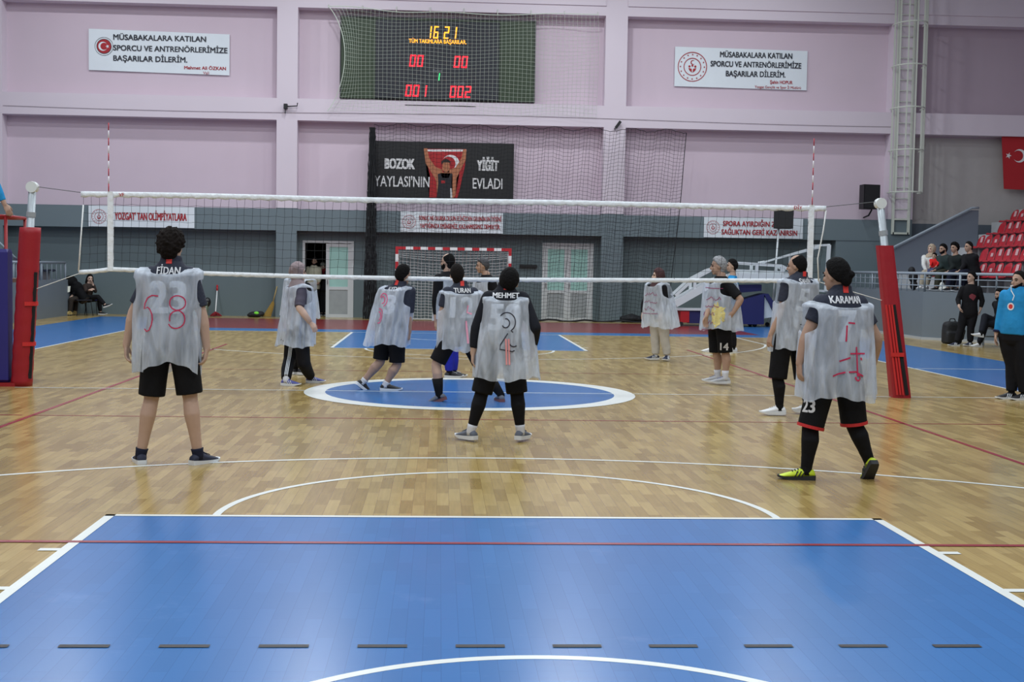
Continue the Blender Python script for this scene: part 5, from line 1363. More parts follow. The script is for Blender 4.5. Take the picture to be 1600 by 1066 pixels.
def build_head(mb, p):
    c, f, u, r, s = head_frame(p)
    E = lambda o, x, y, z, n=20, m=14: mb.ellipsoid(c + (r * o[0] + f * o[1] + u * o[2]) * s, r * x * s, f * y * s, u * z * s, n, m)
    E((0, -.012, .015), .075, .096, .10)
    E((0, .022, -.04), .060, .072, .082)
    E((0, .058, -.098), .028, .030, .022)
    E((0, .078, .018), .046, .016, .012)
    for sx in (-1, 1):
        E((sx * .076, -.008, -.012), .010, .020, .032, 12, 8)
        E((sx * .036, .062, -.03), .022, .022, .018, 12, 8)
    mb.tube([c + (f * .088 + u * .005) * s, c + (f * .104 - u * .026) * s, c + (f * .108 - u * .034) * s], [.008 * s, .013 * s, .012 * s], 10, round_=True)
    E((0, .086, -.064), .022, .009, .006, 12, 8)
    E((0, .084, -.075), .020, .009, .006, 12, 8)
    nb = V(p['sh']) + V((0, 0, .02))
    mb.tube([nb, nb.lerp(c, .5) - f * .012 * s, c - u * .05 * s - f * .012 * s], [.064 * s, .055 * s, .052 * s], 16)
def limb(mb, pts, rs, n=14, round_=True):
    mb.tube(pts, rs, n, round_=round_)
def seg_points(a, b, prof):
    return [a.lerp(b, t) for t, _ in prof], [r for _, r in prof]
def build_hand(mb, w, tip, fwd, side, s, curl=.5):
    """w wrist, tip direction point, fwd where the thumb points, side = outward direction"""
    d = (tip - w)
    d = d.normalized() if d.length > .02 else V((0, 0, -1))
    lat = (fwd - d * fwd.dot(d))
    lat = lat.normalized() if lat.length > .1 else d.orthogonal().normalized()
    n = d.cross(lat).normalized()          # palm normal, choose to face the body
    if n.dot(side) > 0: n = -n
    P = lambda x, y, z: w + (d * x + lat * y + n * z) * s
    rings = []
    for x, hw, th in ((-.01, .027, .020), (.025, .034, .018), (.06, .041, .016), (.09, .042, .013)):
        rings.append([P(x, hw * math.cos(t), th * math.sin(t)) for t in np.linspace(0, 2 * PI, 14, endpoint=False)])
    mb.loft(rings)
    for y, L, c0 in ((.031, .072, .9), (.0105, .082, 1.0), (-.0105, .076, 1.08), (-.031, .060, 1.2)):
        pts = [P(.078, y, 0)]; ang = 0.12
        pos = V((.078, y * 1.05, 0))
        for k, fl_ in enumerate((.45, .32, .23)):
            ang += curl * c0 * (.35, .75, .5)[k]
            pos = pos + V((math.cos(ang) * L * fl_, y * .08 * (1 - k * .4), math.sin(ang) * L * fl_))
            pts.append(P(*pos))
        mb.tube(pts, [.0095 * s, .0092 * s, .0085 * s, .0075 * s], 8, round_=True)
    mb.tube([P(.015, .026, .004), P(.045, .048, .014), P(.075, .058, .026), P(.096, .056, .036)], [.014 * s, .0125 * s, .0105 * s, .009 * s], 8, round_=True)
def leg_pts(p, S): return V(p['h' + S]), V(p['k' + S]), V(p['a' + S])
def build_body(p, spec, name='person'):
    s = p['s']; mb = MB()
    sh, hip, up, a, fw, f = frame(p)
    torso(mb, p, fat=spec.get('fat', 1))
    build_head(mb, p)
    for S in 'LR':
        sj, e, w, tip = V(p['s' + S]), V(p['e' + S]), V(p['w' + S]), V(p['t' + S])
        m = spec.get('arm', 1.0)
        limb(mb, [sj, sj.lerp(e, .3), sj.lerp(e, .7), e], [.062 * s * m, .056 * s * m, .047 * s * m, .042 * s * m])
        limb(mb, [e, e.lerp(w, .25), e.lerp(w, .65), w], [.042 * s * m, .046 * s * m, .036 * s * m, .028 * s])
        side = (sj - sh); side.z = 0
        build_hand(mb, w, tip, f if spec.get('thumb') is None else V(spec['thumb']), side.normalized(), s, spec.get('curl', .55))
        h, k, an = leg_pts(p, S)
        back = -f
        limb(mb, [h, h.lerp(k, .3), h.lerp(k, .7), k], [.088 * s, .086 * s, .068 * s, .056 * s], 16)
        kc = k.lerp(an, .28) + back * .018 * s
        limb(mb, [k, kc, k.lerp(an, .6) + back * .008 * s, an], [.055 * s, .060 * s * spec.get('calf', 1), .046 * s, .036 * s], 16)
        ft = math.radians(p['f' + S]); fd = V((-math.sin(ft), math.cos(ft), 0))
        pt = math.radians(p['p' + S]); dd = fd * math.cos(pt) - V((0, 0, math.sin(pt))); uu = V((0, 0, math.cos(pt))) + fd * math.sin(pt)
        limb(mb, [an, an + dd * .05 * s - uu * .032 * s, an + dd * .13 * s - uu * .052 * s], [.034 * s, .028 * s, .020 * s], 10)
    org = (V(p['aL']) + V(p['aR'])) / 2
    org.z = spec.get('z0', 0.0)
    o = remesh_object(mb, name, [SKIN[spec.get('skin', 0)]], None, spec.get('vox', .009), 3, origin=org)
    return o
def build_eyes(p, root):
    c, f, u, r, s = head_frame(p)
    for sx in (-1, 1):
        e = MB(); e.ellipsoid(c + (r * sx * .031 + f * .080 + u * .001) * s, r * .013 * s, f * .010 * s, u * .007 * s, 12, 8)
        e.build('eye', [EYE], root, smooth=True)
        e = MB(); e.tube([c + (r * sx * .014 + f * .092 + u * .020) * s, c + (r * sx * .034 + f * .088 + u * .025) * s, c + (r * sx * .052 + f * .074 + u * .018) * s], [.0045 * s, .006 * s, .003 * s], 8)
        e.build('eyebrow', [HAIRM['black']], root, smooth=True)
    e = MB(); e.ellipsoid(c + (f * .092 - u * .0695) * s, r * .022 * s, f * .006 * s, u * .006 * s, 12, 6)
    e.build('mouth', [mat('lip_tone', srgb(150, 88, 80), .5)], root, smooth=True)
def sstep(x): x = max(0, min(1, x)); return x * x * (3 - 2 * x)
def radial_shell(p, mask, base, thick, noise_amp, nscale, n=64, m=40, inner=.84, off=(0, -.010, .012)):
    """closed shell around the skull: base radii where mask=1 grow outward, elsewhere sink into the head"""
    c, f, u, r, s = head_frame(p)
    c = c + (r * off[0] + f * off[1] + u * off[2]) * s
    mb = MB(); rings = []
    for j in range(1, m):
        el = -PI / 2 + PI * j / m; row = []
        for i in range(n):
            az = 2 * PI * i / n
            d = (math.sin(az) * math.cos(el), math.cos(az) * math.cos(el), math.sin(el))
            k = mask(az if az <= PI else 2 * PI - az, el, d)
            R = 1 / math.sqrt((d[0] / base[0]) ** 2 + (d[1] / base[1]) ** 2 + (d[2] / base[2]) ** 2)
            nz = mnoise.noise(V((d[0] * nscale, d[1] * nscale, d[2] * nscale + p['psi']))) * noise_amp + mnoise.noise(V((d[0] * nscale * 2.6, d[1] * nscale * 2.6, d[2] * nscale * 1.2 + 7))) * noise_amp * .8
            k1 = min(1, k * 1.6); rad = R * inner * (1 - k1) + (R * 1.01 + (thick + nz) * k) * k1
            row.append(c + (r * d[0] + f * d[1] + u * d[2]) * rad * s)
        rings.append(row)
    mb.loft(rings)
    return mb
def interp(x, xs_, ys_):
    return float(np.interp(x, xs_, ys_))
def build_hair(p, spec, root):
    style, colr = spec['hair']
    ctr = {'short': (.70, .05, -.88), 'bushy': (.62, -.10, -1.0), 'buzz': (.78, .05, -.80), 'bald': (.95, .05, -.88), 'long': (.75, -.3, -1.2), 'tied': (.72, .05, -.85)}[style]
    th, na, ns = {'short': (.014, .007, 9), 'bushy': (.026, .022, 7), 'buzz': (.006, .002, 12), 'bald': (.007, .004, 9), 'long': (.02, .01, 6), 'tied': (.013, .004, 8)}[style]
    def mask(az, el, d):
        e0 = interp(az, [0, .7, 1.15, 1.38, 1.72, 2.15, PI], [ctr[0], ctr[0] - .08, .32, ctr[1] - .12, ctr[1] - .45, -.78, ctr[2]])
        k = sstep((el - e0) / .34 + .25)
        if style == 'bald':
            q = d[0] * 0 + d[1] * .38 + d[2] * .92
            k *= sstep((math.acos(max(-1, min(1, q))) - .62) / .22)
        return k
    mb = radial_shell(p, mask, (.077, .099, .112), th, na, ns)
    c, f, u, r, s = head_frame(p)
    if style not in ('tied', 'long'):
        g_ = .010 if style == 'bushy' else .003
        mb.ellipsoid(c + (-f * .047 - u * .052) * s, r * (.057 + g_) * s, f * (.040 + g_) * s, u * (.055 + g_) * s)
    if style == 'tied':
        mb.ellipsoid(c + (-f * .115 + u * .0 + r * .02) * s, r * .034 * s, f * .036 * s, u * .030 * s)
        mb.ellipsoid(c + (-f * .09 - u * .03) * s, r * .055 * s, f * .04 * s, u * .06 * s)
    if style == 'long':
        for sx in (-1, 0, 1):
            mb.tube([c + (r * sx * .07 - f * .03 + u * .02) * s, c + (r * sx * .085 - f * .03 - u * .1) * s, c + (r * sx * .08 - f * .02 - u * .22) * s], [.035 * s, .042 * s, .02 * s], 10, round_=True)
    o = remesh_object(mb, 'hair', [HAIRM[colr]], root, spec.get('hvox', .0075), 0)
    return o
def build_beard(p, root, colr):
    def mask(az, el, d):
        lo = sstep((interp(az, [0, .5, 1.2, 1.7], [-.62, -.55, -.30, .05]) - el) / .14 + .5)
        side = sstep((1.75 - az) / .2 + .5)
        mouth = 1 - sstep(1 - abs(el + .70) / .10) * sstep((.32 - az) / .1)
        return lo * side * sstep((el + 1.25) / .15) * mouth
    mb = radial_shell(p, mask, (.066, .097, .120), .006, .003, 12, off=(0, .012, -.015), inner=.72)
    remesh_object(mb, 'beard', [HAIRM[colr]], root, .008, 1)
def build_hijab(p, spec, root):
    colr = spec['hijab']
    def mask(az, el, d):
        q = d[1] * math.cos(.12) - d[2] * math.sin(.12)
        q = math.acos(max(-1, min(1, q)))
        ex = .78 if d[2] > -.1 else .86
        return sstep((q - ex) / .10 + .5)
    mb = radial_shell(p, mask, (.082, .104, .122), .015, .012, 4.5, n=56, m=36)
    c, f, u, r, s = head_frame(p)
    sh, hip, up, a, fw, ff_ = frame(p)
    rings = [ell_ring(c - u * .04 * s - f * .02 * s, r, f, .078 * s, .078 * s, 24),
             ell_ring(c - u * .10 * s - f * .012 * s, r, f, .074 * s, .078 * s, 24),
             ell_ring(sh + up * .09 * s, a, fw, .085 * s, .085 * s, 24), ell_ring(sh + up * .045 * s, a, fw, .125 * s, .105 * s, 24),
             ell_ring(sh - up * .0 * s, a, fw, .150 * s, .125 * s, 24)]
    mb.loft(rings)
    return remesh_object(mb, 'headscarf', [colr], root, .0085, 3)
def build_shirt(p, spec, root, matr, sleeve, name='shirt', g=.016, lo=-.10, hi=.58):
    s = p['s']; mb = MB()
    torso(mb, p, g, spec.get('shirt_lo', lo), .63 if spec.get('jersey') else hi, spec.get('fat', 1), spec.get('belly', 0))
    m = spec.get('arm', 1.0)
    for S in 'LR':
        sj, e, w = V(p['s' + S]), V(p['e' + S]), V(p['w' + S])
        if sleeve <= 1:
            q = sj.lerp(e, sleeve)
            mb.sphere(sj, .077 * s * m, 16, 10); mb.tube([sj - (q - sj) * .05, sj.lerp(q, .5), q], [.077 * s * m, .074 * s * m, .069 * s * m], 16)
        else:
            t = min(1, sleeve - 1)
            q = e.lerp(w, t)
            limb(mb, [sj, sj.lerp(e, .5), e], [.076 * s * m, .066 * s * m, .056 * s * m], 16)
            mb.tube([e - (q - e) * .03, e.lerp(q, .5), q], [.057 * s * m, .052 * s * m, .040 * s * m], 16)
            mb.sphere(e, .057 * s * m)
    return remesh_object(mb, name, [matr], root, spec.get('vox', .009) * 1.2, 4)
def build_lower(p, spec, root):
    """shorts or trousers"""
    kind, matr = spec['lower'][:2]
    s = p['s']; mb = MB()
    torso(mb, p, .014, -.13, .12, spec.get('fat', 1))
    sh, hip, up, a, fw, f = frame(p)
    for S in 'LR':
        h, k, an = leg_pts(p, S)
        if kind == 'shorts':
            t = spec['lower'][2]
            q = h.lerp(k, t) if t <= 1 else k.lerp(an, t - 1)
            h0 = h + (h - q).normalized() * .03
            mb.tube([h0, h.lerp(q, .35), h.lerp(q, .7), q], [.105 * s, .108 * s, .102 * s, .100 * s * spec.get('hemw', 1)], 20)
        else:
            lo = an + (k - an) * .06
            w = spec['lower'][2]
            limb(mb, [h, h.lerp(k, .5), k], [.104 * s, .095 * s * w, .076 * s * w], 18)
            mb.tube([k - (an - k) * .02, k.lerp(an, .5) - f * .01, lo], [.077 * s * w, .073 * s * w, .060 * s * w], 18)
            mb.sphere(k, .077 * s * w)
    o = remesh_object(mb, 'shorts' if kind == 'shorts' else 'trousers', [matr], root, spec.get('vox', .009) * 1.2, 4)
    return o
def build_leggings(p, spec, root, matr):
    s = p['s']; 
    for S in 'LR':
        h, k, an = leg_pts(p, S); f = frame(p)[5]; mb = MB()
        limb(mb, [h.lerp(k, .4), k], [.078 * s, .064 * s], 16)
        limb(mb, [k, k.lerp(an, .28) - f * .018 * s, k.lerp(an, .6) - f * .008 * s], [.063 * s, .068 * s, .054 * s], 16)
        mb.tube([k.lerp(an, .55) - f * .009 * s, k.lerp(an, .8) - f * .004 * s, an + (k - an) * spec.get('legend', .06)], [.055 * s, .047 * s, .043 * s], 16)
        remesh_object(mb, 'legging', [matr], root, .010, 2)
def build_shoe(p, S, root, upper, sole, lace=None, stripe=None, sock=None, sock_h=.3):
    s = p['s'] * 1.02
    h, k, an = leg_pts(p, S)
    ft = math.radians(p['f' + S]); fd = V((-math.sin(ft), math.cos(ft), 0)); pt = math.radians(p['p' + S])
    if 'z0' in p: ground = p['z0']
    up_ = V((0, 0, 1))
    d = (fd * math.cos(pt) - up_ * math.sin(pt)).normalized()
    u = (up_ * math.cos(pt) + fd * math.sin(pt)).normalized()
    r = d.cross(u)
    if sock is not None:
        t = MB()
        t.tube([an.lerp(k, sock_h), an.lerp(k, sock_h * .5), an - (k - an).normalized() * .01, an - u * .04 * s], [.047 * s + .019 * (sock_h > .5), (.043 + .012 * (sock_h > .5)) * s, .041 * s, .04 * s], 14)
        t.build('sock', [sock], root, smooth=True)
    O = an - u * .083 * s - d * .065 * s      # heel, at the sole
    prof = [(0.0, .024, .055, .03), (.01, .032, .078, .028), (.05, .036, .098, .024), (.095, .038, .098, .020), (.13, .040, .078, .018), (.18, .046, .062, .017), (.225, .045, .048, .018), (.255, .034, .038, .022), (.272, .016, .030, .026)]
    rings = []
    for x, w, ht, z0 in prof:
        ring_ = []
        for i in range(16):
            t = 2 * PI * i / 16
            ct, st = math.cos(t), math.sin(t)
            zz = (z0 + ht) / 2 + (ht - z0) / 2 * st
            ww = w * (1 - .38 * max(0, st) ** 1.5) * (abs(ct) ** .8) * (1 if ct > 0 else -1)
            ring_.append(O + (d * x + r * ww + u * zz) * s)
        rings.append(ring_)
    t = MB(); t.loft(rings)
    shoe = t.build('shoe', [upper], root, smooth=True)
    t = MB(); rings = []
    for x, w, ht, z0 in prof:
        z1 = z0 + .012; zb = 0 if .02 < x < .22 else (.004 if x < .1 else .010 + (x - .22) * .25)
        ww = w + .004
        rings.append([O + (d * (x * 1.03 - .004) + r * p_ + u * q_) * s for p_, q_ in ((-ww, z1), (ww, z1), (ww * .95, zb), (-ww * .95, zb))])
    t.loft(rings); so = t.build('sole', [sole], shoe)
    if so.data.materials[0] is SOLE: so['label'] = 'white sole'
    if lace:
        t = MB()
        for x in (.105, .125, .145, .165):
            z = interp(x, [.095, .13, .18], [.098, .080, .063])
            t.tube([O + (d * x - r * .022 + u * z) * s, O + (d * (x + .006) + u * (z + .004)) * s, O + (d * x + r * .022 + u * z) * s], .004 * s, 5)
        t.build('laces', [lace], shoe)
    if stripe:
        t = MB()
        for sx in (-1, 1):
            for x in (.10, .125, .15):
                a_ = O + (d * x + r * sx * .043 + u * .03) * s; b_ = O + (d * (x - .022) + r * sx * .034 + u * .072) * s
                t.beam(a_, b_, .010 * s, .006 * s)
        t.build('shoe_stripes', [stripe], shoe)
    return shoe
def bvh_of(o):
    dgm = o.data; O = world_origin(o)
    return BVHTree.FromPolygons([V(v.co) + O for v in dgm.vertices], [tuple(q.vertices) for q in dgm.polygons])
def refine(vs_, fs, L):
    bm = bmesh.new()
    bv = [bm.verts.new((x, y, 0)) for x, y in vs_]
    for q in fs:
        try: bm.faces.new([bv[i] for i in q])
        except ValueError: pass
    bmesh.ops.triangulate(bm, faces=bm.faces[:])
    for _ in range(4):
        es = [e for e in bm.edges if e.calc_length() > L]
        if not es: break
        bmesh.ops.subdivide_edges(bm, edges=es, cuts=1)
        bmesh.ops.triangulate(bm, faces=[q for q in bm.faces if len(q.verts) > 3])
    bm.verts.index_update()
    out_ = [(v.co.x, v.co.y) for v in bm.verts], [tuple(v.index for v in q.verts) for q in bm.faces]
    bm.free()
    return out_
def decal(name, shape, matr, target, O, a, up, out_, lift=.004, L=.03, bvh=None, bold=0, size=.1):
    """flat shape (verts, faces) laid onto the surface of target, seen from direction out_"""
    bvh = bvh or bvh_of(target)
    vs_, fs = refine(shape[0], shape[1], L)
    base_v, base_f = vs_, fs
    vs_, fs, lifts = [], [], []
    for k, (dx, dy) in enumerate(bold_shifts(bold, size)):
        o_ = len(vs_)
        vs_ += [(x + dx, y + dy) for x, y in base_v]; lifts += [lift + .0008 * k] * len(base_v)
        fs += [tuple(i + o_ for i in q) for q in base_f]
    P = []
    for (x, y), lift in zip(vs_, lifts):
        q = O + a * x + up * y
        hit = bvh.ray_cast(q + out_ * 1.0, -out_, 2.0)
        if hit[0] is None:
            P.append(None); continue
        P.append(hit[0] + out_ * lift)
    fs = [q for q in fs if all(P[i] is not None for i in q)]
    if not fs: return None
    P = [x if x is not None else O for x in P]
    mb = MB(); mb.add([tuple(x) for x in P], fs)
    return mb.build(name, [matr], target, recalc=False)
def strokes(lines, w):
    """polylines as flat strips"""
    vs_ = []; fs = []
    for ln in lines:
        n = len(ln); o = len(vs_)
        for i, (x, y) in enumerate(ln):
            x0, y0 = ln[max(0, i - 1)]; x1, y1 = ln[min(n - 1, i + 1)]
            L_ = math.hypot(x1 - x0, y1 - y0) or 1
            nx_, ny_ = -(y1 - y0) / L_ * w / 2, (x1 - x0) / L_ * w / 2
            vs_ += [(x + nx_, y + ny_), (x - nx_, y - ny_)]
        fs += [(o + 2 * i, o + 2 * i + 1, o + 2 * i + 3, o + 2 * i + 2) for i in range(n - 1)]
    return vs_, fs
def arc(cx, cy, rx, ry, a0, a1, n=14):
    return [(cx + rx * math.cos(math.radians(a0 + (a1 - a0) * i / n)), cy + ry * math.sin(math.radians(a0 + (a1 - a0) * i / n))) for i in range(n + 1)]
def build_bib(p, spec, root):
    sh, hip, up, a, fw, f = frame(p); s = p['s']
    tl, tr_, bl, br_b = (V(x) for x in p['bib'])
    o = spec.get('bibopt', {})
    ct, cb = (tl + tr_) / 2, (bl + br_b) / 2
    ps = math.radians(p['psi'])
    ca, sa = abs(math.cos(ps)), abs(math.sin(ps))
    ht, hb = abs(tr_.x - tl.x) / 2, abs(br_b.x - bl.x) / 2
    ah = V((math.cos(ps), math.sin(ps), 0)); fh = V((-math.sin(ps), math.cos(ps), 0))
    if ca > .55:
        wt, wb = ht / max(ca, .8), hb / max(ca, .8); dt, db = .165, .19
    else:
        wt, wb = .235, .275; dt, db = max(.12, ht * .95), hb / max(sa, .8)
    dt = o.get('dt', dt); db = o.get('db', db)
    ct.z += .012
    rnd_ = random.Random(int(abs(ct.x * 100)) + 5)
    ph = [rnd_.uniform(0, 6.28) for _ in range(8)]
    NU, NV = 96, 56
    vs_ = []; info = []
    arch = o.get('arch', 0)
    for j in range(NV + 1):
        v = j / NV
        vv = v ** 1.15
        c = ct.lerp(cb, vv)
        w = wt + (wb - wt) * v
        wl = w * (.86 + .14 * sstep(v / .05))
        d = (dt + (db - dt) * v) * (.16 + .84 * sstep(v / .10) ** .6)
        cfwd = fh * o.get('fwd', 0) * v
        for i in range(NU):
            t = 2 * PI * i / NU
            x, y = math.cos(t), math.sin(t)
            e = 2.6
            k = (abs(x) ** e + abs(y) ** e) ** (-1 / e)
            fold = (.014 + .032 * v) * (math.sin(5 * t + ph[0] + v * 2) * .5 + math.sin(9 * t + ph[1] - v) * .55 + math.sin(14 * t + ph[2] + 3 * v) * .3 + .3 * math.sin(23 * t + ph[3])) * min(1, v * 5)
            q = c + cfwd + ah * (x * k * wl) + fh * (y * k * d)
            n_ = (ah * x + fh * y * 1.2).normalized()
            q = q + n_ * (fold * .62)
            if v > .55:
                back = max(0, -y)
                q.z += arch * back ** 3 * sstep((v - .55) / .45)
                q.z += .02 * math.sin(3 * t + ph[4]) * sstep((v - .55) / .45) + .008 * math.sin(11 * t + ph[5]) * sstep((v - .7) / .3)
            crk = mnoise.noise(V((q.x * 9, q.y * 9, q.z * 6))) * .008 * min(1, v * 6)
            q = q + n_ * crk
            vs_.append(q); info.append((x * k, y * k, v))
    nb = o.get('neck_back', .085); nf = o.get('neck_front', .16); nw = o.get('neck_w', .58); av = o.get('arm_v', .42)
    fs = []
    for j in range(NV):
        for i in range(NU):
            i2 = (i + 1) % NU
            ids = (j * NU + i, j * NU + i2, (j + 1) * NU + i2, (j + 1) * NU + i)
            x = sum(info[q][0] for q in ids) / 4; y = sum(info[q][1] for q in ids) / 4; v = sum(info[q][2] for q in ids) / 4
            lim = nb if y < 0 else nf
            if abs(x) < nw * (1 - .25 * v / lim) and v < lim: continue
            if abs(x) > o.get('arm_x', .84) and o.get('arm_v0', .09) < v < av * (1 - .25 * abs(y)): continue
            fs.append(ids)
    # shoulder straps: close the narrow gap at the top
    for i in range(NU):
        x, y = info[i][0], info[i][1]
    for i in range(NU // 2):
        i2 = i + 1; m1 = (NU - i) % NU; m2 = (NU - i2) % NU
        if abs(info[i][0]) > nw and len({i, i2, m1, m2}) >= 3:
            q = (i, i2, m2, m1) if len({i, i2, m1, m2}) == 4 else tuple(dict.fromkeys((i, i2, m2, m1)))
            fs.append(q)
    mb = MB(); mb.add([tuple(q) for q in vs_], fs)
    # round off the cut edges
    cnt = {}
    for q in fs:
        for i in range(len(q)):
            e_ = tuple(sorted((q[i], q[(i + 1) % len(q)]))); cnt[e_] = cnt.get(e_, 0) + 1
    nbr = {}
    for (i, j), n_ in cnt.items():
        if n_ == 1:
            nbr.setdefault(i, []).append(j); nbr.setdefault(j, []).append(i)
    hem = NV * NU
    for _ in range(14):
        new = {}
        for i, ls in nbr.items():
            if len(ls) == 2 and i < hem:
                new[i] = vs_[i] * .4 + (vs_[ls[0]] + vs_[ls[1]]) * .3
        for i, q in new.items(): vs_[i] = q
    used = sorted({i for q in fs for i in q}); mp_ = {o_: n_ for n_, o_ in enumerate(used)}
    mb = MB(); mb.add([tuple(vs_[i]) for i in used], [tuple(mp_[i] for i in q) for q in fs])
    b = mb.build('bib', [BIB], root, smooth=True)
    return b
def person(key, spec, label):
    p = dict(PEOPLE[key]); p.update(spec.get('p', {}))
    root = build_body(p, spec)
    tag(root, label, 'person', spec.get('group'))
    sh, hip, up, a, fw, f = frame(p)
    if spec.get('face'): build_eyes(p, root)
    if 'hair' in spec: build_hair(p, spec, root)
    if 'beard' in spec: build_beard(p, root, spec['beard'])
    if 'hijab' in spec: build_hijab(p, spec, root)
    shirt = None
    if 'shirt' in spec:
        shirt = build_shirt(p, spec, root, spec['shirt'][0], spec['shirt'][1], spec['shirt'][2] if len(spec['shirt']) > 2 else 'shirt')
    low = build_lower(p, spec, root)
    if 'leggings' in spec: build_leggings(p, spec, root, spec['leggings'])
    for S in 'LR':
        build_shoe(p, S, root, *spec['shoe'], sock=spec.get('sock'), sock_h=spec.get('sock_h', .22))
    bib = None
    if 'bib' in p and not spec.get('nobib'):
        bib = build_bib(p, spec, root)
    back = -f
    s = p['s']
    if shirt is not None and spec.get('jersey'):
        bv = bvh_of(shirt)
        nm, num = spec['jersey']
        ah = V((math.cos(math.radians(p['psi'])), math.sin(math.radians(p['psi'])), 0))
        if nm:
            decal('name_lettering', text_mesh_xy(nm, spec.get('names', .078) * s, spec.get('namew', .2)), PRINT, shirt, sh + up * .008 * s, ah, up, back, bvh=bv, bold=.03, size=.06)
        if num:
            decal('number_lettering', text_mesh_xy(num, .33 * s, .13 * len(num)), PRINT, shirt, sh - up * .20 * s, ah, up, back, bvh=bv, bold=.05, size=.25)
        decal('collar_patch', ([(-.022, -.03), (.022, -.03), (.022, .05), (-.022, .05)], [(0, 1, 2, 3)]), COLLAR, shirt, sh + up * .05 * s, ah, up, (back + V((0, 0, .5))).normalized(), bvh=bv)
    return root, p, shirt, low, bib

def bib_frame(p):
    tl, tr_, bl, br_b = (V(x) for x in p['bib'])
    ps = math.radians(p['psi'])
    return (tl + tr_) / 2, ((bl + br_b) / 2 - (tl + tr_) / 2), V((math.cos(ps), math.sin(ps), 0)), V((-math.sin(ps), math.cos(ps), 0))
def bib_marks(p, bib, lines, matr, v, w=.012, side=-1, mirror=1, name='marker_writing'):
    ct, dn, ah, fh = bib_frame(p)
    return decal(name, strokes(lines, w), matr, bib, ct + dn * v, ah * mirror, V((0, 0, 1)), fh * side, lift=.005, L=.05)
def front_text(p, target, body, size, width, matr, dz, side=1, name='lettering', bold=.02, dx=0.0):
    sh, hip, up, a, fw, f = frame(p)
    ah = V((math.cos(math.radians(p['psi'])), math.sin(math.radians(p['psi'])), 0))
    return decal(name, text_mesh_xy(body, size, width, bold), matr, target, sh - up * dz - ah * dx, -ah, up, f)

HUNGSOCK = cloth('navy_sock', (30, 34, 52)); WSOCK = cloth('white_sock', (206, 208, 214)); BSOCK = cloth('black_sock', (20, 20, 22))
NAVYSHOE = mat('navy_shoe_mesh', srgb(34, 40, 62), .7, noise=.2, nscale=40); BLKSHOE = mat('black_shoe', srgb(26, 27, 32), .6, noise=.2, nscale=40)
GRYSHOE = mat('gray_shoe_mesh', srgb(92, 98, 110), .7, noise=.2, nscale=40); WHTSHOE = mat('white_leather_shoe', srgb(226, 228, 230), .45)
LIME = mat('lime_football_boot', srgb(196, 218, 40), .5); BLUESHOE = mat('blue_running_shoe', srgb(78, 84, 150), .6); SILVSHOE = mat('silver_running_shoe', srgb(176, 178, 182), .5)
DARKSOLE = mat('dark_rubber_sole', srgb(40, 42, 46), .7); REDSOLE = mat('faded_red_sole', srgb(118, 76, 76), .6)
LEG = cloth('black_legging', (18, 18, 22))

# --- the six players seen from behind
r, p, sh_, lw, bb_ = person('curly', dict(skin=0, hair=('bushy', 'brown'), shirt=(JERSEY, .80), lower=('shorts', SHORTS, .93), jersey=('FİDAN', '23'), namew=.175,
    sock=HUNGSOCK, sock_h=.10, shoe=(NAVYSHOE, SOLE, NAVYSHOE), bibopt=dict(arch=.10, arm_v=.42, arm_x=.90, arm_v0=.14), arm=.92, vox=.0075, curl=.6),
    'player at the left with bushy hair, red 58 marked on the plastic bib')
bib_marks(p, bb_, [[(-.045, .12), (-.09, .125), (-.125, .105), (-.145, .06), (-.15, .02), (-.125, .035), (-.105, .02), (-.088, -.02), (-.085, -.06), (-.092, -.10), (-.11, -.14), (-.13, -.15), (-.148, -.13)],
    arc(.10, .07, .055, .055, 70, 250) + arc(.09, -.055, .06, .07, 90, -150) , arc(.10, .07, .055, .055, 70, -90) + arc(.10, -.05, .055, .06, 90, 200)], MARK_R, .40, .009)
r, p, sh_, lw, bb_ = person('lunger', dict(skin=1, fat=1.12, belly=.03, hair=('short', 'black'), shirt=(JERSEY, .86), lower=('shorts', SHORTS, .92), jersey=('AYDIN', '3'), namew=.2,
    sock=WSOCK, sock_h=.14, shoe=(BLKSHOE, SOLE, None, None), arm=1.12, vox=.0085, bibopt=dict(dt=.19, db=.24), calf=1.05),
    'heavy player in mid stride at the left of the circle, pink figure on the bib')
bib_marks(p, bb_, [arc(-.03, .10, .06, .08, 160, -80), arc(-.04, .10, .03, .045, 160, -100), arc(-.07, -.10, .05, .09, 110, -100), arc(-.07, -.10, .025, .05, 120, -80)], mat('pink_marker', srgb(222, 96, 140), .6), .36, .013)
r, p, sh_, lw, bb_ = person('sidestepper', dict(skin=0, hair=('buzz', 'dark'), shirt=(JERSEY, .66), lower=('shorts', SHORTS, .90), jersey=('TURAN', '12'), namew=.2,
    sock=BSOCK, sock_h=.55, shoe=(GRYSHOE, REDSOLE, None, None), arm=1.0, vox=.0085),
    'cropped-haired player stepping sideways on the circle in black socks and gray trainers')
bib_marks(p, bb_, [[(.06, .1), (.05, .02), (.10, .0)], [(.04, -.08), (.05, -.2), (.06, -.34)]], mat('pale_pink_marker', srgb(232, 160, 186), .6), .38, .02)
r, p, sh_, lw, bb_ = person('bandanna', dict(skin=0, hair=('short', 'black'), shirt=(mat('black_jersey', srgb(26, 28, 36), .8, .2, noise=.2, nscale=20), 1.8), lower=('shorts', SHORTS, .96), leggings=LEG, jersey=('MEHMET', '58'), namew=.235, names=.068,
    sock=WSOCK, sock_h=.16, shoe=(GRYSHOE, SOLE, GRYSHOE, None), legend=.13, vox=.008, bibopt=dict(db=.23, arm_x=.88, arm_v0=.12)),
    'player in the middle with black leggings and black marker curls on the bib')
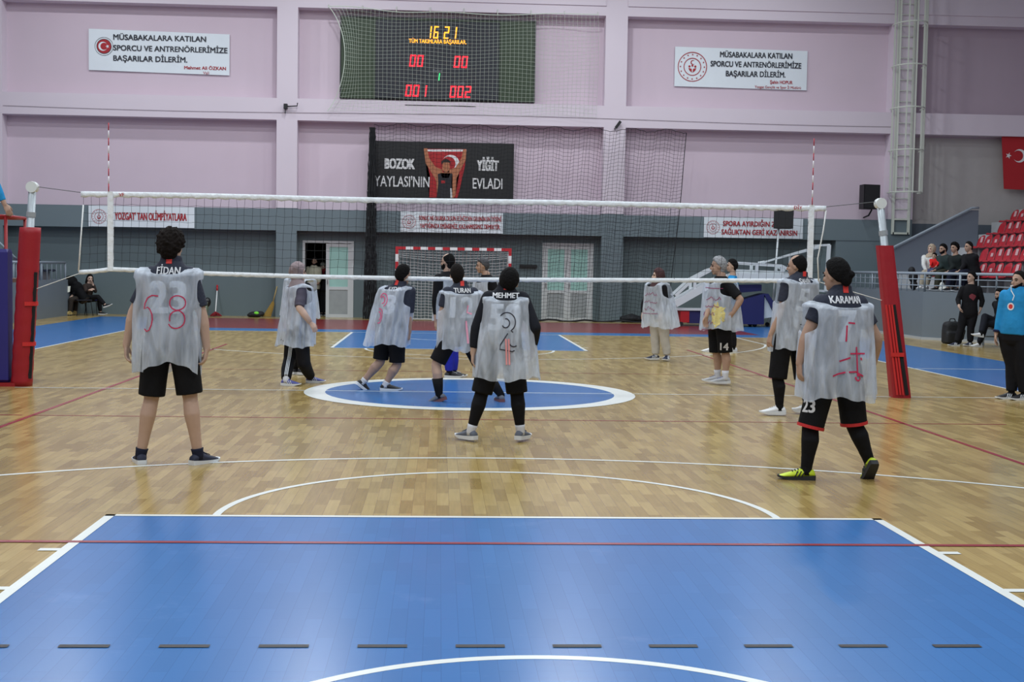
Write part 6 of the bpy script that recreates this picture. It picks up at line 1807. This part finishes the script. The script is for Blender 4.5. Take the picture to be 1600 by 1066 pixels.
bib_marks(p, bb_, [arc(.0, .04, .075, .085, 140, -60, 18) + [(.055, -.05)], arc(-.01, .03, .035, .04, 100, -150, 12), [(.01, -.06), (-.055, -.16), (-.06, -.20), (.05, -.22), (.07, -.21)], arc(.06, -.155, .03, .02, 180, 330)], MARK_K, .36, .010)
bib_marks(p, bb_, [[(-.01, -.02), (-.005, -.12), (.0, -.25)], [(.015, -.02), (.02, -.12), (.025, -.25)]], mat('pale_red_print', srgb(228, 150, 150), .6), .48, .016, name='faint_red_print')
r, p, sh_, lw, bb_ = person('standback', dict(skin=1, hair=('bald', 'black'), shirt=(JERSEY, .66), lower=('shorts', SHORTS, 1.0), leggings=LEG, jersey=('ŞAHİN', '5'), namew=.16,
    sock=BSOCK, sock_h=.3, shoe=(WHTSHOE, SOLE, WHTSHOE, None), face=True, vox=.0085),
    'balding player at the right in white trainers, number 5 under the bib')
bib_marks(p, bb_, [[(-.06, -.1), (-.02, -.11), (.02, -.09)], [(-.05, -.14), (-.01, -.15), (.03, -.13)]], MARK_K, .5, .008)
NAVYST = mat('navy_shoe_stripe', srgb(40, 46, 76), .5)
r, p, sh_, lw, bb_ = person('bunman', dict(skin=1, hair=('tied', 'black'), shirt=(JERSEY, .62), lower=('shorts', SHORTS, .97), leggings=LEG, jersey=('KARAMAN', '7'), namew=.25,
    sock=BSOCK, sock_h=.3, shoe=(LIME, DARKSOLE, BLKSHOE, BLKSHOE), face=True, vox=.008, bibopt=dict(arm_v=.40, arm_x=.80)),
    'player nearest on the right with hair in a small bun and lime football boots')
bib_marks(p, bb_, [[(-.02, .16), (.04, .155)], [(-.03, .14), (-.035, .02)], [(.05, -.02), (.055, -.24)], [(.0, -.07), (.12, -.07)], [(-.07, -.13), (-.03, -.11), (.0, -.1)], [(.09, -.1), (.095, -.12)],
    [(-.13, -.24), (-.04, -.21), (.04, -.205), (.11, -.24)], arc(.06, -.25, .02, .02, 90, -200)], MARK_R, .42, .012)
SHW = mat('shorts_white_print', srgb(214, 214, 216), .6)
def shorts_text(p, lw, body, S, size, width, side_vec, dz=.8):
    h, k = V(p['h' + S]), V(p['k' + S])
    q = h.lerp(k, dz)
    out_ = V(side_vec).normalized()
    ax = V((0, 0, 1)).cross(out_).normalized()
    decal('shorts_number', text_mesh_xy(body, size, width), SHW, lw, q, ax, V((0, 0, 1)), out_, bold=.03, size=size)
shorts_text(p, lw, '23', 'L', .13, .10, (-.75, -.65, 0), .62)
t = MB()
for S in 'LR':
    h, k = V(p['h' + S]), V(p['k' + S]); q = h.lerp(k, .965); d_ = (k - h).normalized()
    t.tube([q - d_ * .012, q + d_ * .012], .104 * p['s'], 24)
o_ = t.build('red_hem', [mat('red_trim', srgb(186, 34, 36), .7)], lw); o_['label'] = 'red hem band'
PB_ = PEOPLE['standback']
# --- players and people on the far side of the net
PURPLE = cloth('dusty_purple', (84, 80, 94)); SCARF1 = cloth('dusty_pink_scarf', (144, 130, 133)); SCARF2 = cloth('dark_brown_scarf', (74, 52, 54)); SCARF3 = cloth('pale_scarf', (176, 160, 140))
NUDE = cloth('nude_sleeve', (206, 176, 160))
r, p, sh_, lw, bb_ = person('grayhijab', dict(skin=2, hijab=SCARF1, shirt=(PURPLE, .95), lower=('trousers', BLACKSHIRT, 1.15), face=True,
    sock=WSOCK, sock_h=.06, shoe=(BLUESHOE, SOLE, None, SOLE), bibopt=dict(dt=.15, arm_v=.40), vox=.0085),
    'woman in a dusty pink headscarf and striped black trousers walking beside the circle')
t = MB()
for dx in (-.018, 0, .018):
    pts = []
    h, k, an = leg_pts(p, 'L'); f_ = frame(p)[5]; out_ = V((.25, -1, 0)).normalized(); lat = V((1, .25, 0)).normalized()
    bv = bvh_of(lw)
    for q in [h.lerp(k, g) for g in np.linspace(.35, 1, 8)] + [k.lerp(an, g) for g in np.linspace(.1, .95, 8)]:
        hit = bv.ray_cast(q + lat * dx - V((0, 1, 0)) * .5, V((0, 1, 0)), 1)
        if hit[0] is not None: pts.append(hit[0] - V((0, .003, 0)))
    if len(pts) > 2: t.tube(pts, .0055, 6)
o_ = t.build('side_stripes', [SOLE], lw); o_['label'] = 'three white side stripes'
for S in 'LR':
    e, w = V(p['e' + S]), V(p['w' + S]); q = MB()
    sj = V(p['s' + S]); q.tube([sj.lerp(e, .8), e, e.lerp(w, .3), e.lerp(w, .95)], [.046, .046, .047, .033], 14)
    q.build('under_sleeve', [NUDE], r, smooth=True)
bib_marks(p, bb_, [[(.02, -.15), (.05, -.14), (.09, -.16), (.12, -.13)]], MARK_K, .72, .008, side=-1)
person('hidden', dict(skin=0, hair=('short', 'black'), shirt=(BLACKSHIRT, 1.8), lower=('trousers', BLACKSHIRT, 1.05), sock=BSOCK, shoe=(BLKSHOE, SOLE, None, None), vox=.010),
    'player almost hidden behind the woman in the dusty pink headscarf')
BLUEPANT = cloth('royal_blue', (36, 42, 150))
person('balding', dict(skin=0, hair=('bald', 'black'), shirt=(BLACKSHIRT, 1.7), lower=('trousers', BLUEPANT, 1.0), sock=BSOCK, shoe=(BLKSHOE, SOLE, WHTSHOE, None), face=True, beard='black', vox=.0095),
    'balding bearded player in royal blue trousers beyond the net, in front of the goal')
r, p, sh_, lw, bb_ = person('profileman', dict(skin=1, hair=('short', 'pepper'), shirt=(BLACKSHIRT, .7), lower=('shorts', SHORTS, .9), sock=BSOCK, shoe=(BLKSHOE, SOLE, None, None), face=True, vox=.0095, bibopt=dict(neck_front=.14)),
    'man with salt and pepper hair in profile before the goal net')
rq = random.Random(2)
def scribble(x0, x1, y, h, n):
    pts = []
    for i in range(n):
        u = i / (n - 1)
        pts.append((x0 + (x1 - x0) * u + rq.uniform(-.004, .004), y + rq.uniform(-h, h)))
    return pts
bib_marks(p, bb_, [scribble(-.14, .14, .0, .028, 22), scribble(-.12, .14, -.09, .028, 20)], MARK_R, .34, .009, side=1, mirror=-1)
KHAKI = cloth('pale_gray_jogger', (188, 184, 176))
r, p, sh_, lw, bb_ = person('brownhijab', dict(skin=2, hijab=SCARF2, shirt=(BLACKSHIRT, 1.92), lower=('trousers', KHAKI, 1.12), face=True, sock=WSOCK, sock_h=.08, shoe=(NAVYSHOE, SOLE, None, SOLE), vox=.0095, bibopt=dict(dt=.17, db=.24, neck_front=.14)),
    'woman in a dark brown headscarf and pale joggers beyond the net')
bib_marks(p, bb_, [scribble(-.13, .13, .0, .035, 16), scribble(-.13, .13, -.13, .035, 16), scribble(-.11, .10, -.25, .035, 14), [(-.15, -.33), (.0, -.335), (.15, -.33)]], mat('plum_marker', srgb(150, 70, 110), .6), .26, .009, side=1, mirror=-1)
YEL = mat('yellow_print', srgb(216, 202, 130), .7, noise=.2, nscale=30)
def blob(n, rx, ry, cx, cy, jag, seed):
    q = random.Random(seed)
    pts = [(cx + rx * math.cos(2 * PI * i / n) * q.uniform(1 - jag, 1), cy + ry * math.sin(2 * PI * i / n) * q.uniform(1 - jag, 1)) for i in range(n)]
    return [(cx, cy)] + pts, [(0, i + 1, (i + 1) % n + 1) for i in range(n)]
r, p, sh_, lw, bb_ = person('whitehair', dict(skin=1, hair=('short', 'gray'), shirt=(BLACKSHIRT, .82), lower=('shorts', SHORTS, .98), sock=WSOCK, sock_h=.28, shoe=(SILVSHOE, SOLE, BLUESHOE, None), face=True, vox=.0085, calf=1.05,
    bibopt=dict(dt=.20, db=.27, neck_front=.12, arm_v=.40)),
    'gray-haired player with hand on hip and yellow paint on the bib')
ct, dn, ah, fh = bib_frame(p)
dv = (fh * .8 + ah * .0 + V((-.2, -.75, 0))).normalized(); lat = V((0, 0, 1)).cross(dv).normalized()
decal('yellow_paint', blob(26, .13, .19, 0, 0, .45, 4), YEL, bb_, ct + dn * .70 + lat * .10, lat, V((0, 0, 1)), dv, lift=.004, L=.05)
lines = [scribble(-.08, .14, -.17, .03, 13), scribble(-.10, .12, -.28, .03, 13), scribble(-.12, .08, -.38, .03, 13), scribble(-.13, .06, -.50, .03, 12), [(-.12, -.02), (.0, -.03), (.15, -.03)], [(-.17, -.6), (-.05, -.6), (.06, -.6)]]
decal('marker_writing', strokes(lines, .010), mat('plum_marker', srgb(150, 70, 110), .6), bb_, ct + dn * .12, lat, V((0, 0, 1)), dv, lift=.006, L=.05)
shorts_text(p, lw, '14', 'R', .14, .11, (-.3, -.95, 0), .80)
TURQ = cloth('turquoise', (40, 136, 192))
person('blueshirt', dict(skin=0, hair=('short', 'black'), shirt=(TURQ, .8), lower=('trousers', BLACKSHIRT, .95), sock=BSOCK, shoe=(WHTSHOE, SOLE, None, None), face=True, vox=.010),
    'young official in a turquoise shirt standing behind the gray-haired player, white shoes')
r, p, sh_, lw, _ = person('referee', dict(skin=1, hair=('buzz', 'dark'), beard='black', belly=.02, fat=.94, arm=.85, shirt_lo=-.01, shirt=(TURQ, 1.85, 'long_sleeved_shirt'), lower=('trousers', BLACKSHIRT, 1.1), sock=BSOCK, shoe=(BLKSHOE, SOLE, None, SOLE), face=True, vox=.0085, curl=.4),
    'bearded referee in a turquoise shirt at the right edge, whistle in mouth')
c, f, u, rr, s = head_frame(p)
t = MB(); t.tube([c + (f * .10 - u * .068) * s, c + (f * .135 - u * .072) * s], [.008, .012], 8); t.build('whistle', [GW], r)
sh, hip, up, a, fw, ff_ = frame(p)
t = MB(); t.tube([c + (f * .13 - u * .075) * s, c + (f * .125 - u * .13) * s, sh + fw * .15 - up * .04, sh + fw * .17 - up * .10 + a * .01], .006, 6); t.build('whistle_cord', [ROPE], r)
dv = V((-.55, -.8, 0)).normalized(); lat = V((0, 0, 1)).cross(dv)
decal('chest_badge', blob(20, .042, .048, 0, 0, 0, 1), PRINT, sh_, sh - up * .17 + dv * 0 - lat * .05, lat, V((0, 0, 1)), dv)
decal('badge_center', blob(16, .026, .03, 0, 0, 0, 1), COLLAR, sh_, sh - up * .17 - lat * .05, lat, V((0, 0, 1)), dv, lift=.007)
NAVYC = cloth('navy_cuff', (30, 34, 66))
for S in 'LR':
    e, w = V(p['e' + S]), V(p['w' + S]); q = MB(); q.tube([e.lerp(w, .78), e.lerp(w, .9)], [.048, .045], 14); q.build('cuff', [NAVYC], r, smooth=True)
c0 = sh + up * .065; q = MB(); rings = [ell_ring(c0, a, fw, .075, .07, 20), ell_ring(c0 + up * .035, a, fw, .066, .062, 20)]; q.loft(rings); q.build('collar', [NAVYC], r, smooth=True)
r, p, sh_, lw, _ = person('hoodie', dict(skin=0, hair=('short', 'black'), shirt=(cloth('black_hoodie', (20, 19, 22)), 1.75, 'hoodie'), lower=('trousers', BLACKSHIRT, 1.05), sock=BSOCK, shoe=(NAVYSHOE, SOLE, None, SOLE), face=True, vox=.010, fat=1.0, shirt_lo=-.08),
    'young person in a black hoodie with a red print, standing by the right parapet')
decal('chest_print', blob(9, .10, .09, 0, 0, .6, 12), mat('dull_red_print', srgb(120, 44, 54), .7), sh_, V(p['sh']) - V((0, 0, .19)), V((1, 0, 0)), V((0, 0, 1)), V((0, -1, 0)), L=.03)
front = text_mesh_xy('~~~~', .05, .16, .02)
sh, hip, up, a, fw, ff_ = frame(p)
q = MB(); q.ellipsoid(sh + up * .05 - fw * .05, a * .12, fw * .08, up * .05); remesh_object(q, 'hood', [cloth('black_hoodie', (20, 19, 22))], sh_, .012, 2)
r, p, sh_, lw, _ = person('benchman', dict(skin=1, hair=('short', 'black'), beard='black', shirt=(cloth('charcoal', (30, 32, 36)), 1.85, 'jacket'), lower=('trousers', cloth('dark_jeans', (26, 28, 36)), 1.0), sock=BSOCK, shoe=(WHTSHOE, SOLE, None, None), face=True, vox=.010),
    'bearded man in dark clothes sitting cross-legged on the bench at the right, white trainers')

# --- spectators on the stand and others along the walls
person('whitecoat', dict(skin=2, z0=1.15, hijab=SCARF3, shirt=(cloth('white_coat', (208, 210, 208)), 1.85, 'coat'), lower=('trousers', cloth('beige', (168, 158, 140)), 1.0), shoe=(WHTSHOE, SOLE, None, None), face=True, vox=.013, fat=1.12, thumb=None),
    'woman in a white coat and pale headscarf sitting on the stand')
person('toddler', dict(skin=0, z0=1.5, hair=('short', 'black'), shirt=(cloth('bright_red', (206, 40, 40)), 1.8, 'jumper'), lower=('trousers', cloth('slate_blue', (70, 76, 104)), 1.0), shoe=(BLKSHOE, SOLE, None, None), face=True, vox=.010),
    'small child in a bright red jumper on the lap of the woman in white')
person('greenjacket', dict(skin=1, z0=1.15, hair=('short', 'black'), beard='black', shirt=(cloth('dark_green', (46, 58, 58)), 1.88, 'jacket'), lower=('trousers', cloth('olive', (58, 58, 48)), 1.05), shoe=(BLKSHOE, SOLE, None, None), face=True, vox=.013, fat=1.1),
    'man in a dark green jacket sitting on the stand beside the woman in white')
person('darkjacket', dict(skin=1, z0=1.15, hair=('bushy', 'black'), shirt=(cloth('near_black_green', (32, 38, 38)), 1.88, 'jacket'), lower=('trousers', cloth('navy_trouser', (30, 34, 52)), 1.0), shoe=(BLKSHOE, SOLE, None, None), face=True, vox=.013),
    'thick-haired young man on the stand, left of the shaven-headed man')
person('shavenhead', dict(skin=1, z0=1.15, hair=('buzz', 'dark'), shirt=(BLACKSHIRT, 1.88, 'coat'), lower=('trousers', cloth('navy_trouser', (30, 34, 52)), 1.05), shoe=(BLKSHOE, SOLE, None, None), face=True, vox=.013, fat=1.12),
    'shaven-headed man in a black coat, rightmost of the spectators on the stand')
person('doorman', dict(skin=1, hair=('short', 'black'), beard='black', shirt=(cloth('cream_coat', (186, 184, 164)), 1.85, 'coat'), lower=('trousers', BLACKSHIRT, 1.0), shoe=(BLKSHOE, SOLE, None, None), face=True, vox=.012, fat=1.12),
    'bearded man in a cream jacket looking out of the open doorway')
r, p, sh_, lw, _ = person('doorwoman', dict(skin=2, hair=('short', 'brown'), shirt=(BLACKSHIRT, 1.85, 'coat'), lower=('trousers', BLACKSHIRT, 1.1), shoe=(BLKSHOE, SOLE, None, None), face=True, vox=.012, fat=1.08),
    'person in a gray knit hat and red scarf in the open doorway')
c, f, u, rr, s = head_frame(p)
q = MB(); q.ellipsoid(c + u * .055 * s - f * .01 * s, rr * .092 * s, f * .112 * s, u * .085 * s, 20, 12); q.tube([c + u * .035 * s + rr * .0, c + u * .062 * s], .098 * s, 20); remesh_object(q, 'knit_hat', [cloth('gray_knit', (120, 122, 116))], r, .012, 2)
sh, hip, up, a, fw, ff_ = frame(p)
q = MB(); q.loft([ell_ring(sh + up * .02, a, fw, .11, .10, 20), ell_ring(sh + up * .08, a, fw, .095, .09, 20), ell_ring(sh + up * .13, a, fw, .07, .07, 20)]); q.tube([sh + fw * .10 + up * .03, sh + fw * .15 - up * .2], [.05, .045], 10); remesh_object(q, 'scarf', [cloth('deep_red_scarf', (110, 28, 34))], r, .012, 2)
person('seatedwoman', dict(skin=2, hair=('long', 'black'), shirt=(cloth('dark_brown_top', (58, 48, 44)), 1.85, 'jacket'), lower=('trousers', BLACKSHIRT, .95), shoe=(BLKSHOE, SOLE, None, None), face=True, vox=.011),
    'woman with long dark hair sitting cross-legged in the left corner, hand at her chin')
r, p, sh_, lw, _ = person('bentwoman', dict(skin=2, hair=('bushy', 'black'), shirt=(cloth('black_coat', (16, 16, 19)), 1.85, 'coat'), lower=('trousers', cloth('dark_brown_trouser', (50, 44, 40)), .95), shoe=(mat('tan_boot', srgb(166, 146, 92), .7), mat('tan_boot', srgb(166, 146, 92), .7), None, None), sock=mat('tan_boot', srgb(166, 146, 92), .7), sock_h=.35, vox=.011, fat=1.15, p=dict(nod=.6)),
    'person in a black coat bent forward on a chair in the left corner, tan boots')
q = MB(); q.ellipsoid(V(p['sh']) - V((.05, .02, -.04)), V((.20, 0, 0)), V((0, .2, 0)), V((0, 0, .17))); q.ellipsoid(V(p['sh']).lerp(V(p['hip']), .35), V((.2, 0, 0)), V((0, .2, 0)), V((0, 0, .2))); remesh_object(q, 'hood', [cloth('black_fur', (12, 12, 14))], sh_, .014, 2)
t = MB(); cx_, cy_, cz_ = -11.0, 20.95, .72
t.quad((cx_ - .14, cy_, cz_ - .06), (cx_ + .01, cy_ - .02, cz_ - .10), (cx_ + .03, cy_, cz_ + .10), (cx_ - .13, cy_ + .02, cz_ + .12)); t.quad((cx_ + .01, cy_ - .02, cz_ - .10), (cx_ + .16, cy_ + .02, cz_ - .04), (cx_ + .17, cy_ + .04, cz_ + .12), (cx_ + .03, cy_, cz_ + .10))
tag(t.build('paper', [mat('white_paper', srgb(220, 220, 206), .7)], origin=(cx_, cy_, cz_)), 'open white papers held by the bent-over person in the left corner', 'paper')
person('umpire', dict(skin=1, z0=1.33, hair=('short', 'black'), shirt=(TURQ, 1.8, 'long_sleeved_shirt'), lower=('trousers', BLACKSHIRT, 1.0), sock=BSOCK, shoe=(BLKSHOE, SOLE, None, None), vox=.009, curl=.35),
    'umpire at the left edge, blue sleeve and hand resting on the red rail')
